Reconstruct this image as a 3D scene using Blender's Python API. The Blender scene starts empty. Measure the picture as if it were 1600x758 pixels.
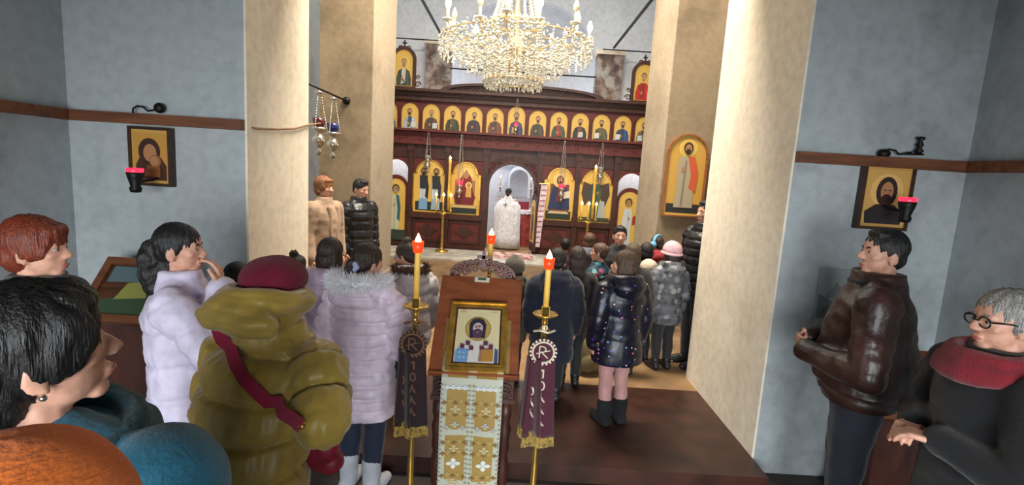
import bpy, bmesh, math, random
import numpy as np
from mathutils import Vector, Matrix, noise
from mathutils.bvhtree import BVHTree

random.seed(7)
RNG = np.random.default_rng(5)
PI = math.pi
SC = bpy.context.scene
COL = SC.collection
V = Vector

# ------------------------------------------------------------------ camera
F_PX = 781.0
PITCH = math.atan(111 / 781)
ROLL = math.radians(3.5)
EYE = V((0, 0, 1.96))


def P(u, v, y):
    """point of the place at depth y seen at photo position (u, v)"""
    u -= 800; v -= 379
    xp = u * math.cos(ROLL) + v * math.sin(ROLL)
    yp = -u * math.sin(ROLL) + v * math.cos(ROLL)
    d = (xp, F_PX * math.cos(PITCH) - yp * math.sin(PITCH), -F_PX * math.sin(PITCH) - yp * math.cos(PITCH))
    t = y / d[1]
    return V((d[0] * t, y, EYE.z + d[2] * t))


cam = bpy.data.cameras.new('camera')
cam.sensor_width = 36
cam.lens = F_PX / 1600 * 36
cam.clip_start = 0.02
co = bpy.data.objects.new('camera', cam)
COL.objects.link(co)
fw = V((0, math.cos(PITCH), -math.sin(PITCH)))
u0 = V((0, math.sin(PITCH), math.cos(PITCH)))
r0 = V((1, 0, 0))
rt = r0 * math.cos(ROLL) + u0 * math.sin(ROLL)
up = -r0 * math.sin(ROLL) + u0 * math.cos(ROLL)
M = Matrix((rt, up, -fw)).transposed().to_4x4()
M.translation = EYE
co.matrix_world = M
SC.camera = co

# ------------------------------------------------------------------ materials
MATS = {}


def lin(c):
    return tuple((x / 12.92 if x <= .04045 else ((x + .055) / 1.055) ** 2.4) for x in c)


def S(r, g, b):
    return lin((r / 255, g / 255, b / 255))


def nt(m):
    return m.node_tree.nodes, m.node_tree.links


def mat(name, col, rough=.7, metal=0., var=.12, scale=8., bump=.0, bscale=60., emit=None, trans=0., sheen=0., coat=0., alt=None, stretch=None, spec=None, detail=4):
    """plain procedural surface: colour with a noise variation and a noise bump"""
    if name in MATS:
        return MATS[name]
    m = bpy.data.materials.new(name)
    m.use_nodes = True
    n, l = nt(m)
    b = n['Principled BSDF']
    b.inputs['Roughness'].default_value = rough
    b.inputs['Metallic'].default_value = metal
    b.inputs['Transmission Weight'].default_value = trans
    b.inputs['Sheen Weight'].default_value = sheen
    b.inputs['Coat Weight'].default_value = coat
    if spec is not None:
        b.inputs['Specular IOR Level'].default_value = spec
    tc = n.new('ShaderNodeTexCoord')
    src = tc.outputs['Object']
    if stretch:
        mp = n.new('ShaderNodeMapping')
        mp.inputs['Scale'].default_value = stretch
        l.new(src, mp.inputs['Vector'])
        src = mp.outputs['Vector']
    if var > 0:
        no = n.new('ShaderNodeTexNoise')
        no.inputs['Scale'].default_value = scale
        no.inputs['Detail'].default_value = detail
        l.new(src, no.inputs['Vector'])
        mx = n.new('ShaderNodeMix'); mx.data_type = 'RGBA'
        a = alt or tuple(max(0, c * (1 - 2 * var)) for c in col)
        mx.inputs['A'].default_value = (*a, 1)
        mx.inputs['B'].default_value = (*[min(1, c * (1 + var)) for c in col], 1)
        rm = n.new('ShaderNodeMapRange')
        rm.inputs['From Min'].default_value = .35; rm.inputs['From Max'].default_value = .65
        l.new(no.outputs['Fac'], rm.inputs['Value'])
        l.new(rm.outputs['Result'], mx.inputs['Factor'])
        l.new(mx.outputs['Result'], b.inputs['Base Color'])
    else:
        b.inputs['Base Color'].default_value = (*col, 1)
    if bump > 0:
        nb = n.new('ShaderNodeTexNoise')
        nb.inputs['Scale'].default_value = bscale
        nb.inputs['Detail'].default_value = 3
        l.new(src, nb.inputs['Vector'])
        bp = n.new('ShaderNodeBump')
        bp.inputs['Strength'].default_value = bump
        bp.inputs['Distance'].default_value = .01
        l.new(nb.outputs['Fac'], bp.inputs['Height'])
        l.new(bp.outputs['Normal'], b.inputs['Normal'])
    if emit:
        b.inputs['Emission Color'].default_value = (*emit[0], 1)
        b.inputs['Emission Strength'].default_value = emit[1]
    MATS[name] = m
    return m


def plaster(name, base, stain, amount=.5, fresco=None):
    """old lime plaster: big soft blotches, fine grain, trowel bump"""
    m = bpy.data.materials.new(name); m.use_nodes = True
    n, l = nt(m); b = n['Principled BSDF']
    b.inputs['Roughness'].default_value = .9
    b.inputs['Specular IOR Level'].default_value = .15
    tc = n.new('ShaderNodeTexCoord')
    n1 = n.new('ShaderNodeTexNoise'); n1.inputs['Scale'].default_value = 1.3; n1.inputs['Detail'].default_value = 7; n1.inputs['Roughness'].default_value = .6
    n2 = n.new('ShaderNodeTexNoise'); n2.inputs['Scale'].default_value = 14; n2.inputs['Detail'].default_value = 5
    l.new(tc.outputs['Object'], n1.inputs['Vector']); l.new(tc.outputs['Object'], n2.inputs['Vector'])
    r = n.new('ShaderNodeMapRange'); r.inputs['From Min'].default_value = .48; r.inputs['From Max'].default_value = .75; r.inputs['To Max'].default_value = amount
    l.new(n1.outputs['Fac'], r.inputs['Value'])
    mx = n.new('ShaderNodeMix'); mx.data_type = 'RGBA'
    mx.inputs['A'].default_value = (*base, 1); mx.inputs['B'].default_value = (*stain, 1)
    l.new(r.outputs['Result'], mx.inputs['Factor'])
    m2 = n.new('ShaderNodeMix'); m2.data_type = 'RGBA'; m2.blend_type = 'MULTIPLY'; m2.inputs['Factor'].default_value = .35
    r2 = n.new('ShaderNodeMapRange'); r2.inputs['From Min'].default_value = .3; r2.inputs['From Max'].default_value = .6; r2.inputs['To Min'].default_value = .6
    l.new(n2.outputs['Fac'], r2.inputs['Value'])
    l.new(mx.outputs['Result'], m2.inputs['A']); l.new(r2.outputs['Result'], m2.inputs['B'])
    out = m2.outputs['Result']
    if fresco:
        nf = n.new('ShaderNodeTexNoise'); nf.inputs['Scale'].default_value = 2.1; nf.inputs['Detail'].default_value = 8; nf.inputs['Roughness'].default_value = .65
        l.new(tc.outputs['Object'], nf.inputs['Vector'])
        rf = n.new('ShaderNodeValToRGB')
        rf.color_ramp.elements[0].position = .40; rf.color_ramp.elements[0].color = (0, 0, 0, 1)
        rf.color_ramp.elements[1].position = .50; rf.color_ramp.elements[1].color = (1, 1, 1, 1)
        l.new(nf.outputs['Fac'], rf.inputs['Fac'])
        nc = n.new('ShaderNodeTexNoise'); nc.inputs['Scale'].default_value = 5; nc.inputs['Detail'].default_value = 4
        l.new(tc.outputs['Object'], nc.inputs['Vector'])
        rc = n.new('ShaderNodeValToRGB')
        e = rc.color_ramp.elements
        e[0].position = .35; e[0].color = (*fresco[0], 1); e[1].position = .62; e[1].color = (*fresco[2], 1)
        x = e.new(.5); x.color = (*fresco[1], 1)
        l.new(nc.outputs['Fac'], rc.inputs['Fac'])
        m3 = n.new('ShaderNodeMix'); m3.data_type = 'RGBA'
        l.new(rf.outputs['Color'], m3.inputs['Factor']); l.new(out, m3.inputs['A']); l.new(rc.outputs['Color'], m3.inputs['B'])
        out = m3.outputs['Result']
    l.new(out, b.inputs['Base Color'])
    bp = n.new('ShaderNodeBump'); bp.inputs['Strength'].default_value = .25; bp.inputs['Distance'].default_value = .01
    l.new(n2.outputs['Fac'], bp.inputs['Height']); l.new(bp.outputs['Normal'], b.inputs['Normal'])
    return m


def wood(name, c1, c2, rough=.5, scale=3., axis=(1, 12, 12), bump=.15):
    m = bpy.data.materials.new(name); m.use_nodes = True
    n, l = nt(m); b = n['Principled BSDF']; b.inputs['Roughness'].default_value = rough
    tc = n.new('ShaderNodeTexCoord'); mp = n.new('ShaderNodeMapping'); mp.inputs['Scale'].default_value = axis
    l.new(tc.outputs['Object'], mp.inputs['Vector'])
    no = n.new('ShaderNodeTexNoise'); no.inputs['Scale'].default_value = scale; no.inputs['Detail'].default_value = 6
    l.new(mp.outputs['Vector'], no.inputs['Vector'])
    rp = n.new('ShaderNodeValToRGB'); rp.color_ramp.elements[0].position = .3; rp.color_ramp.elements[1].position = .7
    rp.color_ramp.elements[0].color = (*c1, 1); rp.color_ramp.elements[1].color = (*c2, 1)
    l.new(no.outputs['Fac'], rp.inputs['Fac']); l.new(rp.outputs['Color'], b.inputs['Base Color'])
    bp = n.new('ShaderNodeBump'); bp.inputs['Strength'].default_value = bump; bp.inputs['Distance'].default_value = .004
    l.new(no.outputs['Fac'], bp.inputs['Height']); l.new(bp.outputs['Normal'], b.inputs['Normal'])
    return m


def spots(name, base, cols, scale, thresh, rough=.5, metal=.0):
    """cloth strewn with small coloured spots (sequins, prints)"""
    m = bpy.data.materials.new(name); m.use_nodes = True
    n, l = nt(m); b = n['Principled BSDF']; b.inputs['Roughness'].default_value = rough
    tc = n.new('ShaderNodeTexCoord')
    vo = n.new('ShaderNodeTexVoronoi'); vo.inputs['Scale'].default_value = scale
    l.new(tc.outputs['Object'], vo.inputs['Vector'])
    lt = n.new('ShaderNodeMath'); lt.operation = 'LESS_THAN'; lt.inputs[1].default_value = thresh
    l.new(vo.outputs['Distance'], lt.inputs[0])
    sp = n.new('ShaderNodeSeparateColor'); l.new(vo.outputs['Color'], sp.inputs['Color'])
    rp = n.new('ShaderNodeValToRGB'); rp.color_ramp.interpolation = 'CONSTANT'
    el = rp.color_ramp.elements
    while len(el) < len(cols):
        el.new(.5)
    for i, c in enumerate(cols):
        el[i].position = i / len(cols); el[i].color = (*c, 1)
    l.new(sp.outputs['Red'], rp.inputs['Fac'])
    # only some of the cells carry a spot
    g = n.new('ShaderNodeMath'); g.operation = 'GREATER_THAN'; g.inputs[1].default_value = .35
    l.new(sp.outputs['Green'], g.inputs[0])
    mu = n.new('ShaderNodeMath'); mu.operation = 'MULTIPLY'
    l.new(lt.outputs[0], mu.inputs[0]); l.new(g.outputs[0], mu.inputs[1])
    mx = n.new('ShaderNodeMix'); mx.data_type = 'RGBA'; mx.inputs['A'].default_value = (*base, 1)
    l.new(mu.outputs[0], mx.inputs['Factor']); l.new(rp.outputs['Color'], mx.inputs['B'])
    l.new(mx.outputs['Result'], b.inputs['Base Color'])
    return m


def painted(name, rough=.45):
    """paint whose colour is stored with the faces of the picture"""
    m = bpy.data.materials.new(name); m.use_nodes = True
    n, l = nt(m); b = n['Principled BSDF']; b.inputs['Roughness'].default_value = rough
    a = n.new('ShaderNodeAttribute'); a.attribute_name = 'paint'
    no = n.new('ShaderNodeTexNoise'); no.inputs['Scale'].default_value = 40
    tc = n.new('ShaderNodeTexCoord'); l.new(tc.outputs['Object'], no.inputs['Vector'])
    mx = n.new('ShaderNodeMix'); mx.data_type = 'RGBA'; mx.blend_type = 'MULTIPLY'; mx.inputs['Factor'].default_value = .25
    l.new(a.outputs['Color'], mx.inputs['A']); l.new(no.outputs['Color'], mx.inputs['B'])
    mx2 = n.new('ShaderNodeMix'); mx2.data_type = 'RGBA'; mx2.inputs['Factor'].default_value = .5
    l.new(a.outputs['Color'], mx2.inputs['A']); l.new(mx.outputs['Result'], mx2.inputs['B'])
    l.new(mx2.outputs['Result'], b.inputs['Base Color'])
    return m


# ------------------------------------------------------------------ mesh builder
class MB:
    def __init__(s):
        s.v = []; s.f = []; s.c = []

    def add(s, vs, fs, col=None):
        o = len(s.v)
        s.v += [tuple(x) for x in vs]
        s.f += [tuple(i + o for i in f) for f in fs]
        s.c += [col] * len(fs)
        return s

    def box(s, a, b, col=None, m=None):
        x0, y0, z0 = a; x1, y1, z1 = b
        vs = [V(p) for p in ((x0, y0, z0), (x1, y0, z0), (x1, y1, z0), (x0, y1, z0), (x0, y0, z1), (x1, y0, z1), (x1, y1, z1), (x0, y1, z1))]
        if m is not None:
            vs = [m @ p for p in vs]
        return s.add(vs, [(0, 3, 2, 1), (4, 5, 6, 7), (0, 1, 5, 4), (1, 2, 6, 5), (2, 3, 7, 6), (3, 0, 4, 7)], col)

    def ell(s, c, r, m=None, seg=16, ring=10, col=None):
        vs = []; fs = []
        if not hasattr(r, '__len__'):
            r = (r, r, r)
        vs.append(V((0, 0, -1)))
        for i in range(1, ring):
            a = -PI / 2 + PI * i / ring
            for j in range(seg):
                b = 2 * PI * j / seg
                vs.append(V((math.cos(a) * math.cos(b), math.cos(a) * math.sin(b), math.sin(a))))
        vs.append(V((0, 0, 1)))
        for j in range(seg):
            fs.append((0, 1 + (j + 1) % seg, 1 + j))
        for i in range(ring - 2):
            for j in range(seg):
                a = 1 + i * seg + j; b = 1 + i * seg + (j + 1) % seg
                fs.append((a, b, b + seg, a + seg))
        t = 1 + (ring - 2) * seg; n = len(vs) - 1
        for j in range(seg):
            fs.append((t + j, t + (j + 1) % seg, n))
        vs = [V((p.x * r[0], p.y * r[1], p.z * r[2])) for p in vs]
        if m is not None:
            vs = [m @ p for p in vs]
        c = V(c)
        return s.add([p + c for p in vs], fs, col)

    def loft(s, rings, col=None, cap=True, closed=False):
        """rings: lists of equal length"""
        n = len(rings[0]); vs = [p for r in rings for p in r]; fs = []
        k = len(rings)
        for i in range(k if closed else k - 1):
            for j in range(n):
                a = i * n + j; b = i * n + (j + 1) % n
                i2 = (i + 1) % k
                fs.append((a, b, i2 * n + (j + 1) % n, i2 * n + j))
        if cap and not closed:
            fs.append(tuple(reversed(range(n))))
            fs.append(tuple(range((k - 1) * n, k * n)))
        return s.add(vs, fs, col)

    def erings(s, data, seg=20, col=None):
        """data: (cx, cy, z, rx, ry) ellipses stacked upwards"""
        rr = []
        for cx, cy, z, rx, ry in data:
            rr.append([V((cx + rx * math.cos(2 * PI * j / seg), cy + ry * math.sin(2 * PI * j / seg), z)) for j in range(seg)])
        return s.loft(rr, col)

    def tube(s, pts, rad, seg=10, flat=1., col=None, ref=None, closed=False):
        pts = [V(p) for p in pts]
        if not hasattr(rad, '__len__'):
            rad = [rad] * len(pts)
        rr = []; side = None
        n = len(pts)
        for i, p in enumerate(pts):
            if closed:
                t = pts[(i + 1) % n] - pts[i - 1]
            else:
                t = pts[min(i + 1, n - 1)] - pts[max(i - 1, 0)]
            t.normalize()
            if side is None:
                q = V(ref) if ref else (V((0, 0, 1)) if abs(t.z) < .9 else V((1, 0, 0)))
                side = (q - t * q.dot(t)).normalized()
            else:
                side = (side - t * side.dot(t)).normalized()
            o = t.cross(side)
            rr.append([p + side * (rad[i] * math.cos(2 * PI * j / seg)) + o * (rad[i] * flat * math.sin(2 * PI * j / seg)) for j in range(seg)])
        return s.loft(rr, col, closed=closed)

    def cap(s, p0, r0, p1, r1, seg=12, col=None):
        """tapered capsule"""
        p0 = V(p0); p1 = V(p1)
        s.ell(p0, r0, seg=seg, ring=8, col=col); s.ell(p1, r1, seg=seg, ring=8, col=col)
        if (p1 - p0).length > 1e-5:
            s.tube([p0, p1], [r0, r1], seg, col=col)
        return s

    def limb(s, pr, seg=12, col=None):
        for (a, ra), (b, rb) in zip(pr, pr[1:]):
            s.cap(a, ra, b, rb, seg, col)
        return s

    def lathe(s, prof, c=(0, 0, 0), seg=20, col=None, m=None):
        """prof: (radius, z) from the bottom to the top"""
        c = V(c)
        rr = []
        for r, z in prof:
            ring = [V((max(r, 1e-4) * math.cos(2 * PI * j / seg), max(r, 1e-4) * math.sin(2 * PI * j / seg), z)) for j in range(seg)]
            if m is not None:
                ring = [m @ p for p in ring]
            rr.append([p + c for p in ring])
        return s.loft(rr, col)

    def prism(s, pts, y0, y1, col=None, m=None):
        """polygon of (x, z) points extruded from y0 to y1"""
        n = len(pts)
        vs = [V((x, y0, z)) for x, z in pts] + [V((x, y1, z)) for x, z in pts]
        if m is not None:
            vs = [m @ p for p in vs]
        fs = [tuple(range(n)), tuple(reversed(range(n, 2 * n)))]
        for j in range(n):
            k = (j + 1) % n
            fs.append((j, j + n, k + n, k))
        return s.add(vs, fs, col)

    def frame(s, outer, inner, y0, y1, col=None, m=None):
        """band between two outlines with equal point counts, extruded in y"""
        n = len(outer)
        vs = []
        for pts, y in ((outer, y0), (inner, y0), (outer, y1), (inner, y1)):
            vs += [V((x, y, z)) for x, z in pts]
        if m is not None:
            vs = [m @ p for p in vs]
        fs = []
        for j in range(n):
            k = (j + 1) % n
            fs += [(j, k, n + k, n + j), (2 * n + j, 3 * n + j, 3 * n + k, 2 * n + k), (j, 2 * n + j, 2 * n + k, k), (n + j, n + k, 3 * n + k, 3 * n + j)]
        return s.add(vs, fs, col)

    def torus(s, c, R, r, seg=32, k=8, m=None, col=None):
        pts = [V((R * math.cos(2 * PI * i / seg), R * math.sin(2 * PI * i / seg), 0)) for i in range(seg)]
        if m is not None:
            pts = [m @ p for p in pts]
        return s.tube([p + V(c) for p in pts], r, k, col=col, closed=True)

    def mesh(s, name):
        me = bpy.data.meshes.new(name)
        me.from_pydata(s.v, [], s.f)
        if any(c is not None for c in s.c):
            at = me.attributes.new('paint', 'FLOAT_COLOR', 'FACE')
            arr = np.ones((len(s.c), 4), dtype=np.float32)
            for i, c in enumerate(s.c):
                if c is not None:
                    arr[i, :3] = c
            at.data.foreach_set('color', arr.ravel())
        me.update()
        return me

    def build(s, name, m=None, parent=None, smooth=False, fix=True):
        me = s.mesh(name)
        if fix:
            bm = bmesh.new(); bm.from_mesh(me)
            bmesh.ops.recalc_face_normals(bm, faces=bm.faces)
            bm.to_mesh(me); bm.free()
        return link(name, me, m, parent, smooth)


def link(name, me, m=None, parent=None, smooth=False):
    o = bpy.data.objects.new(name, me)
    COL.objects.link(o)
    if m is not None:
        me.materials.append(m)
    if smooth is True:
        me.shade_smooth()
    elif smooth:
        me.set_sharp_from_angle(angle=math.radians(smooth))
    if parent is not None:
        o.parent = parent
    return o


def tag(o, label=None, cat=None, group=None, kind=None):
    if label: o['label'] = label
    if cat: o['category'] = cat
    if group: o['group'] = group
    if kind: o['kind'] = kind
    return o


def empty(name, loc, rz=0., label=None, cat=None, group=None):
    o = bpy.data.objects.new(name, None)
    o.empty_display_size = .1
    COL.objects.link(o)
    o.location = loc; o.rotation_euler = (0, 0, rz)
    return tag(o, label, cat, group)


def copy_tree(o, parent=None):
    c = o.copy(); COL.objects.link(c); c.parent = parent
    for ch in list(o.children):
        copy_tree(ch, c)
    return c


def structure(o):
    o['kind'] = 'structure'
    return o


# ------------------------------------------------------------------ fused shapes
def fuse(mb, voxel, smooth=3):
    """one continuous skin around all the shapes in mb -> (mesh, verts)"""
    me = mb.mesh('tmp')
    o = bpy.data.objects.new('tmp', me); COL.objects.link(o)
    md = o.modifiers.new('r', 'REMESH'); md.mode = 'VOXEL'; md.voxel_size = voxel; md.use_smooth_shade = True
    dg = bpy.context.evaluated_depsgraph_get(); dg.update()
    out = bpy.data.meshes.new_from_object(o.evaluated_get(dg), depsgraph=dg)
    bpy.data.objects.remove(o); bpy.data.meshes.remove(me)
    n = len(out.vertices)
    co_ = np.empty(n * 3, dtype=np.float32); out.vertices.foreach_get('co', co_); co_ = co_.reshape(-1, 3).astype(np.float64)
    ed = np.empty(len(out.edges) * 2, dtype=np.int32); out.edges.foreach_get('vertices', ed); ed = ed.reshape(-1, 2)
    deg = np.bincount(ed.ravel(), minlength=n).astype(float); deg[deg == 0] = 1
    for k in range(smooth * 2):
        acc = np.empty_like(co_)
        for a in range(3):
            acc[:, a] = np.bincount(ed[:, 0], co_[ed[:, 1], a], n) + np.bincount(ed[:, 1], co_[ed[:, 0], a], n)
        avg = acc / deg[:, None]
        w = .55 if k % 2 == 0 else -.53
        co_ = co_ + w * (avg - co_)
    return out, co_


def put(me, co_):
    me.vertices.foreach_set('co', co_.astype(np.float32).ravel())
    me.update()
    me.shade_smooth()


def normals(me, co_):
    me.vertices.foreach_set('co', co_.astype(np.float32).ravel()); me.update()
    nn = np.empty(len(co_) * 3, dtype=np.float32)
    me.vertex_normals.foreach_get('vector', nn)
    return nn.reshape(-1, 3).astype(np.float64)


_K = RNG.normal(size=(14, 3)); _PH = RNG.uniform(0, 6.28, 14)


def wob(p, f):
    """smooth pseudo noise in -1..1"""
    a = p @ (_K.T * f) + _PH
    return np.clip(np.sin(a).sum(1) / 4.2, -1, 1)


# ------------------------------------------------------------------ people
def skin_mat(c):
    k = 'skin_%d_%d' % (c[0] * 999, c[1] * 999)
    if k in MATS:
        return MATS[k]
    m = mat(k, c, rough=.5, var=.08, scale=30, bump=.05, bscale=150)
    b = m.node_tree.nodes['Principled BSDF']
    b.inputs['Subsurface Weight'].default_value = .15
    b.inputs['Subsurface Radius'].default_value = (.02, .008, .004)
    return m


SK = S(214, 160, 135)
HAIR = {}


def hair_mat(c):
    k = 'hair_%d_%d_%d' % tuple(int(x * 9999) for x in c)
    return mat(k, c, rough=.5, var=.35, scale=20, stretch=(14, 14, 1.2), bump=.5, bscale=18)


def cloth(name, c, rough=.8, var=.08, bump=.25, bscale=90, sheen=.2, **kw):
    return mat(name, c, rough=rough, var=var, scale=14, bump=bump, bscale=bscale, sheen=sheen, **kw)


def hand(mb, w, d, pn, side, L, curl=25):
    """palm, five unequal bent fingers; w wrist, d direction, pn palm normal, side +1 if the thumb is on d x pn"""
    d = V(d).normalized(); pn = V(pn); pn = (pn - d * pn.dot(d)).normalized()
    x = d.cross(pn) * side
    pl = .48 * L
    w = V(w)
    r = .075 * L
    for a in (-.15, -.05, .05, .15):
        mb.cap(w + x * (a * L * .8), r, w + d * pl + x * (a * L * 1.15), r * .95, 8)
    for a, ln in ((.18, .42), (.06, .48), (-.06, .45), (-.17, .35)):
        p = w + d * pl + x * (a * L)
        dd = d.copy(); nn = pn.copy()
        rr = .054 * L
        for sgm in (.45, .32, .23):
            c, s_ = math.cos(math.radians(curl)), math.sin(math.radians(curl))
            dd, nn = dd * c + nn * s_, nn * c - dd * s_
            q = p + dd * (ln * L * sgm)
            mb.cap(p, rr, q, rr * .9, 8)
            p = q; rr *= .92
    p = w + d * (.1 * L) + x * (.16 * L)
    q = p + (d * .75 + x * .55 + pn * .25).normalized() * (.26 * L)
    mb.cap(p, .075 * L, q, .062 * L, 8)
    mb.cap(q, .062 * L, q + (d * .95 + x * .12 + pn * .3).normalized() * (.22 * L), .05 * L, 8)


def head_parts(mb, HM, face=1., male=False):
    def e(c, r, seg=14):
        mb_ = MB(); mb_.ell((0, 0, 0), r, seg=seg)
        mb.add([HM @ (V(p) + V(c)) for p in mb_.v], mb_.f)

    def k(a, ra, b, rb):
        mb_ = MB(); mb_.cap(a, ra, b, rb, 10)
        mb.add([HM @ V(p) for p in mb_.v], mb_.f)
    e((0, -.05, .60), (.335, .42, .40), 20)
    e((0, .06, .30), (.27, .28, .28), 18)
    e((0, .13, .45), (.29, .245, .25), 18)
    e((0, .245, .085), (.13, .095, .085))
    k((-.17, .29, .585), .05, (0, .33, .59), .05); k((.17, .29, .585), .05, (0, .33, .59), .05)
    k((0, .34, .53), .035, (0, .435, .385), .055)
    e((.05, .395, .36), (.04, .05, .036)); e((-.05, .395, .36), (.04, .05, .036))
    e((0, .345, .235), (.105, .05, .032)); e((0, .335, .185), (.085, .05, .034))
    for s_ in (-1, 1):
        e((s_ * .185, .225, .41), (.09, .09, .08))
        mb_ = MB(); mb_.ell((0, 0, 0), (.045, .10, .16), seg=12)
        R_ = Matrix.Rotation(-.25 * 1, 4, 'X') @ Matrix.Rotation(s_ * .35, 4, 'Z')
        mb.add([HM @ (R_ @ V(p) + V((s_ * .335, -.06, .44))) for p in mb_.v], mb_.f)
        k((s_ * .33, -.04, .30), .035, (s_ * .33, -.05, .34), .04)
    # neck
    k((0, -.14, -.32), .25 if male else .215, (0, -.1, .2), .23 if male else .2)


def seg_dist(p, a, b):
    a = np.array(a); b = np.array(b); ab = b - a
    t = np.clip(((p - a) @ ab) / (ab @ ab), 0, 1)
    return np.linalg.norm(p - (a + t[:, None] * ab), axis=1), t * np.linalg.norm(ab)


class Person:
    def __init__(s, label, uv, y, floor=0., face=0., top=.015, H=None, hk=None, skin=SK, turn=0, nod=0, tilt=0, male=False, arms='down', vox=.011,
                 build=1., cat='person', group=None, lean=0., legs=True, wide=1.):
        p = P(uv[0], uv[1], y)
        fa = math.radians(face)
        s.root = empty('person', (p.x + math.sin(fa) * lean, p.y - math.cos(fa) * lean, floor), fa, label, cat, group)
        s.world = p
        H = (p.z - floor) - top if H is None else H
        s.H = H
        hh = s.hh = hk or (.10 + .075 * H)
        s.vox = vox; s.male = male; s.wide = wide
        s.zs = H - hh - .058 * H
        s.lean = lean
        piv = V((0, -.1 * hh + lean, H - hh))
        s.HM = Matrix.Translation(piv) @ Matrix.Rotation(math.radians(turn), 4, 'Z') @ Matrix.Rotation(math.radians(-nod), 4, 'X') @ Matrix.Rotation(math.radians(tilt), 4, 'Y') @ Matrix.Scale(hh, 4) @ Matrix.Translation((0, .1, 0))
        sw = s.sw = (.112 if male else .102) * H * wide
        zs = s.zs
        s.sh = {q: V((q * sw, lean - .005, zs - .01)) for q in (-1, 1)}
        s.pose(arms)
        s.body(skin)

    def pose(s, arms):
        H = s.H
        a = dict(L=arms, R=arms) if isinstance(arms, str) else arms
        s.arm = {}
        for key, q in (('L', -1), ('R', 1)):
            sh = s.sh[q]; k = a[key]
            if k == 'down':
                e = sh + V((q * .035 * H, -.015 * H, -.165 * H)); w = e + V((q * .0, .03 * H, -.145 * H)); hd = V((0, .15, -1)); pn = V((-q, 0, 0))
            elif k == 'front':
                e = sh + V((q * .035 * H, -.03 * H, -.17 * H)); w = V((q * .05 * H, s.lean + .115 * H, e.z - .0 * H)); hd = V((-q, .35, -.1)); pn = V((0, -1, 0))
            elif k == 'pocket':
                e = sh + V((q * .065 * H, -.045 * H, -.16 * H)); w = e + V((-q * .02 * H, .10 * H, -.10 * H)); hd = V((-q * .5, .5, -.6)); pn = V((-q, 0, 0))
            elif k == 'face':
                e = sh + V((q * .04 * H, .10 * H, -.125 * H)); w = V((q * .03 * H, s.lean + .105 * H, s.H - s.hh * 1.28)); hd = V((-q * .15, -.22, 1)); pn = V((0, -1, 0))
            else:
                e, w, hd, pn = (V(x) for x in k)
                e = e * H; w = w * H
            s.arm[q] = (sh, e, w, hd, pn)

    def body(s, skin):
        H = s.H; mb = MB(); zs = s.zs; L = s.lean; W = s.wide
        mb.erings([(0, 0, .475 * H, .06 * H * W, .05 * H), (0, 0, .51 * H, .088 * H * W, .062 * H * W), (0, L * .3, .60 * H, .075 * H * W, .055 * H * W), (0, L * .7, .70 * H, .088 * H * W, .062 * H * W), (0, L, zs - .03 * H, .095 * H * W, .058 * H), (0, L - .005, zs + .012 * H, .06 * H, .045 * H), (0, L - .01, zs + .03 * H, .035 * H, .035 * H)], 18)
        for q in (-1, 1):
            sh, e, w, hd, pn = s.arm[q]
            mb.limb([(sh, .034 * H), (e, .026 * H), (w, .018 * H)], 10)
            hand(mb, w, hd, pn, q if s.arm_hand_flip(q) else -q, .108 * H)
            hx = q * .05 * H
            mb.limb([((hx, 0, .49 * H), .055 * H), ((hx * 1.02, .01, .275 * H), .035 * H), ((hx * 1.02, -.005 * H, .19 * H), .034 * H), ((hx * 1.02, -.01, .045 * H), .022 * H)], 12)
            mb.limb([((hx, -.03 * H, .03 * H), .024 * H), ((hx * 1.25, .085 * H, .018 * H), .018 * H)], 10)
        head_parts(mb, s.HM, male=s.male)
        me, c = fuse(mb, s.vox, 2)
        put(me, c)
        s.bodyo = link('body', me, skin_mat(skin), s.root)

    def arm_hand_flip(s, q):
        return True

    # ---- face features, small pieces on the body
    def face(s, brow=S(60, 40, 30), eye=S(60, 45, 35), lips=S(176, 98, 90), beard=None):
        for q in (-1, 1):
            mb = MB()
            c = V((q * .135, .30, .505))
            mb.ell((0, 0, 0), (.062, .04, .032), seg=10, ring=8)
            o = MB(); o.add([s.HM @ (V(p) + c) for p in mb.v], mb.f, (.42, .39, .36))
            mb = MB(); mb.ell((0, 0, 0), (.028, .015, .029), seg=8, ring=6)
            o.add([s.HM @ (V(p) + c + V((0, .032, 0))) for p in mb.v], mb.f, eye)
            o.build('eye', PAINT, s.bodyo, True)
            mb = MB(); mb.tube([(q * .06, .355, .585), (q * .13, .345, .612), (q * .215, .275, .585)], [.018, .02, .01], 8)
            o = MB(); o.add([s.HM @ V(p) for p in mb.v], mb.f); o.build('eyebrow', hair_mat(brow), s.bodyo, True)
        if lips:
            mb = MB(); mb.tube([(-.1, .345, .21), (-.04, .388, .222), (0, .392, .216), (.04, .388, .222), (.1, .345, .21)], [.008, .02, .018, .02, .008], 8)
            mb.tube([(-.09, .345, .205), (0, .378, .18), (.09, .345, .205)], [.008, .024, .008], 8)
            o = MB(); o.add([s.HM @ V(p) for p in mb.v], mb.f)
            o.build('lips', mat('lips_%d' % (lips[0] * 999), lips, .45, var=.05), s.bodyo, True)
        if beard:
            mb = MB()
            for c, r in (((0, .24, .09), (.17, .13, .13)), ((.17, .12, .16), (.12, .2, .15)), ((-.17, .12, .16), (.12, .2, .15)), ((0, .355, .27), (.12, .05, .025))):
                m_ = MB(); m_.ell(c, r); mb.add([s.HM @ V(p) for p in m_.v], m_.f)
            me, c = fuse(mb, .007, 2); put(me, c)
            link('beard', me, hair_mat(beard), s.root)

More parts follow.
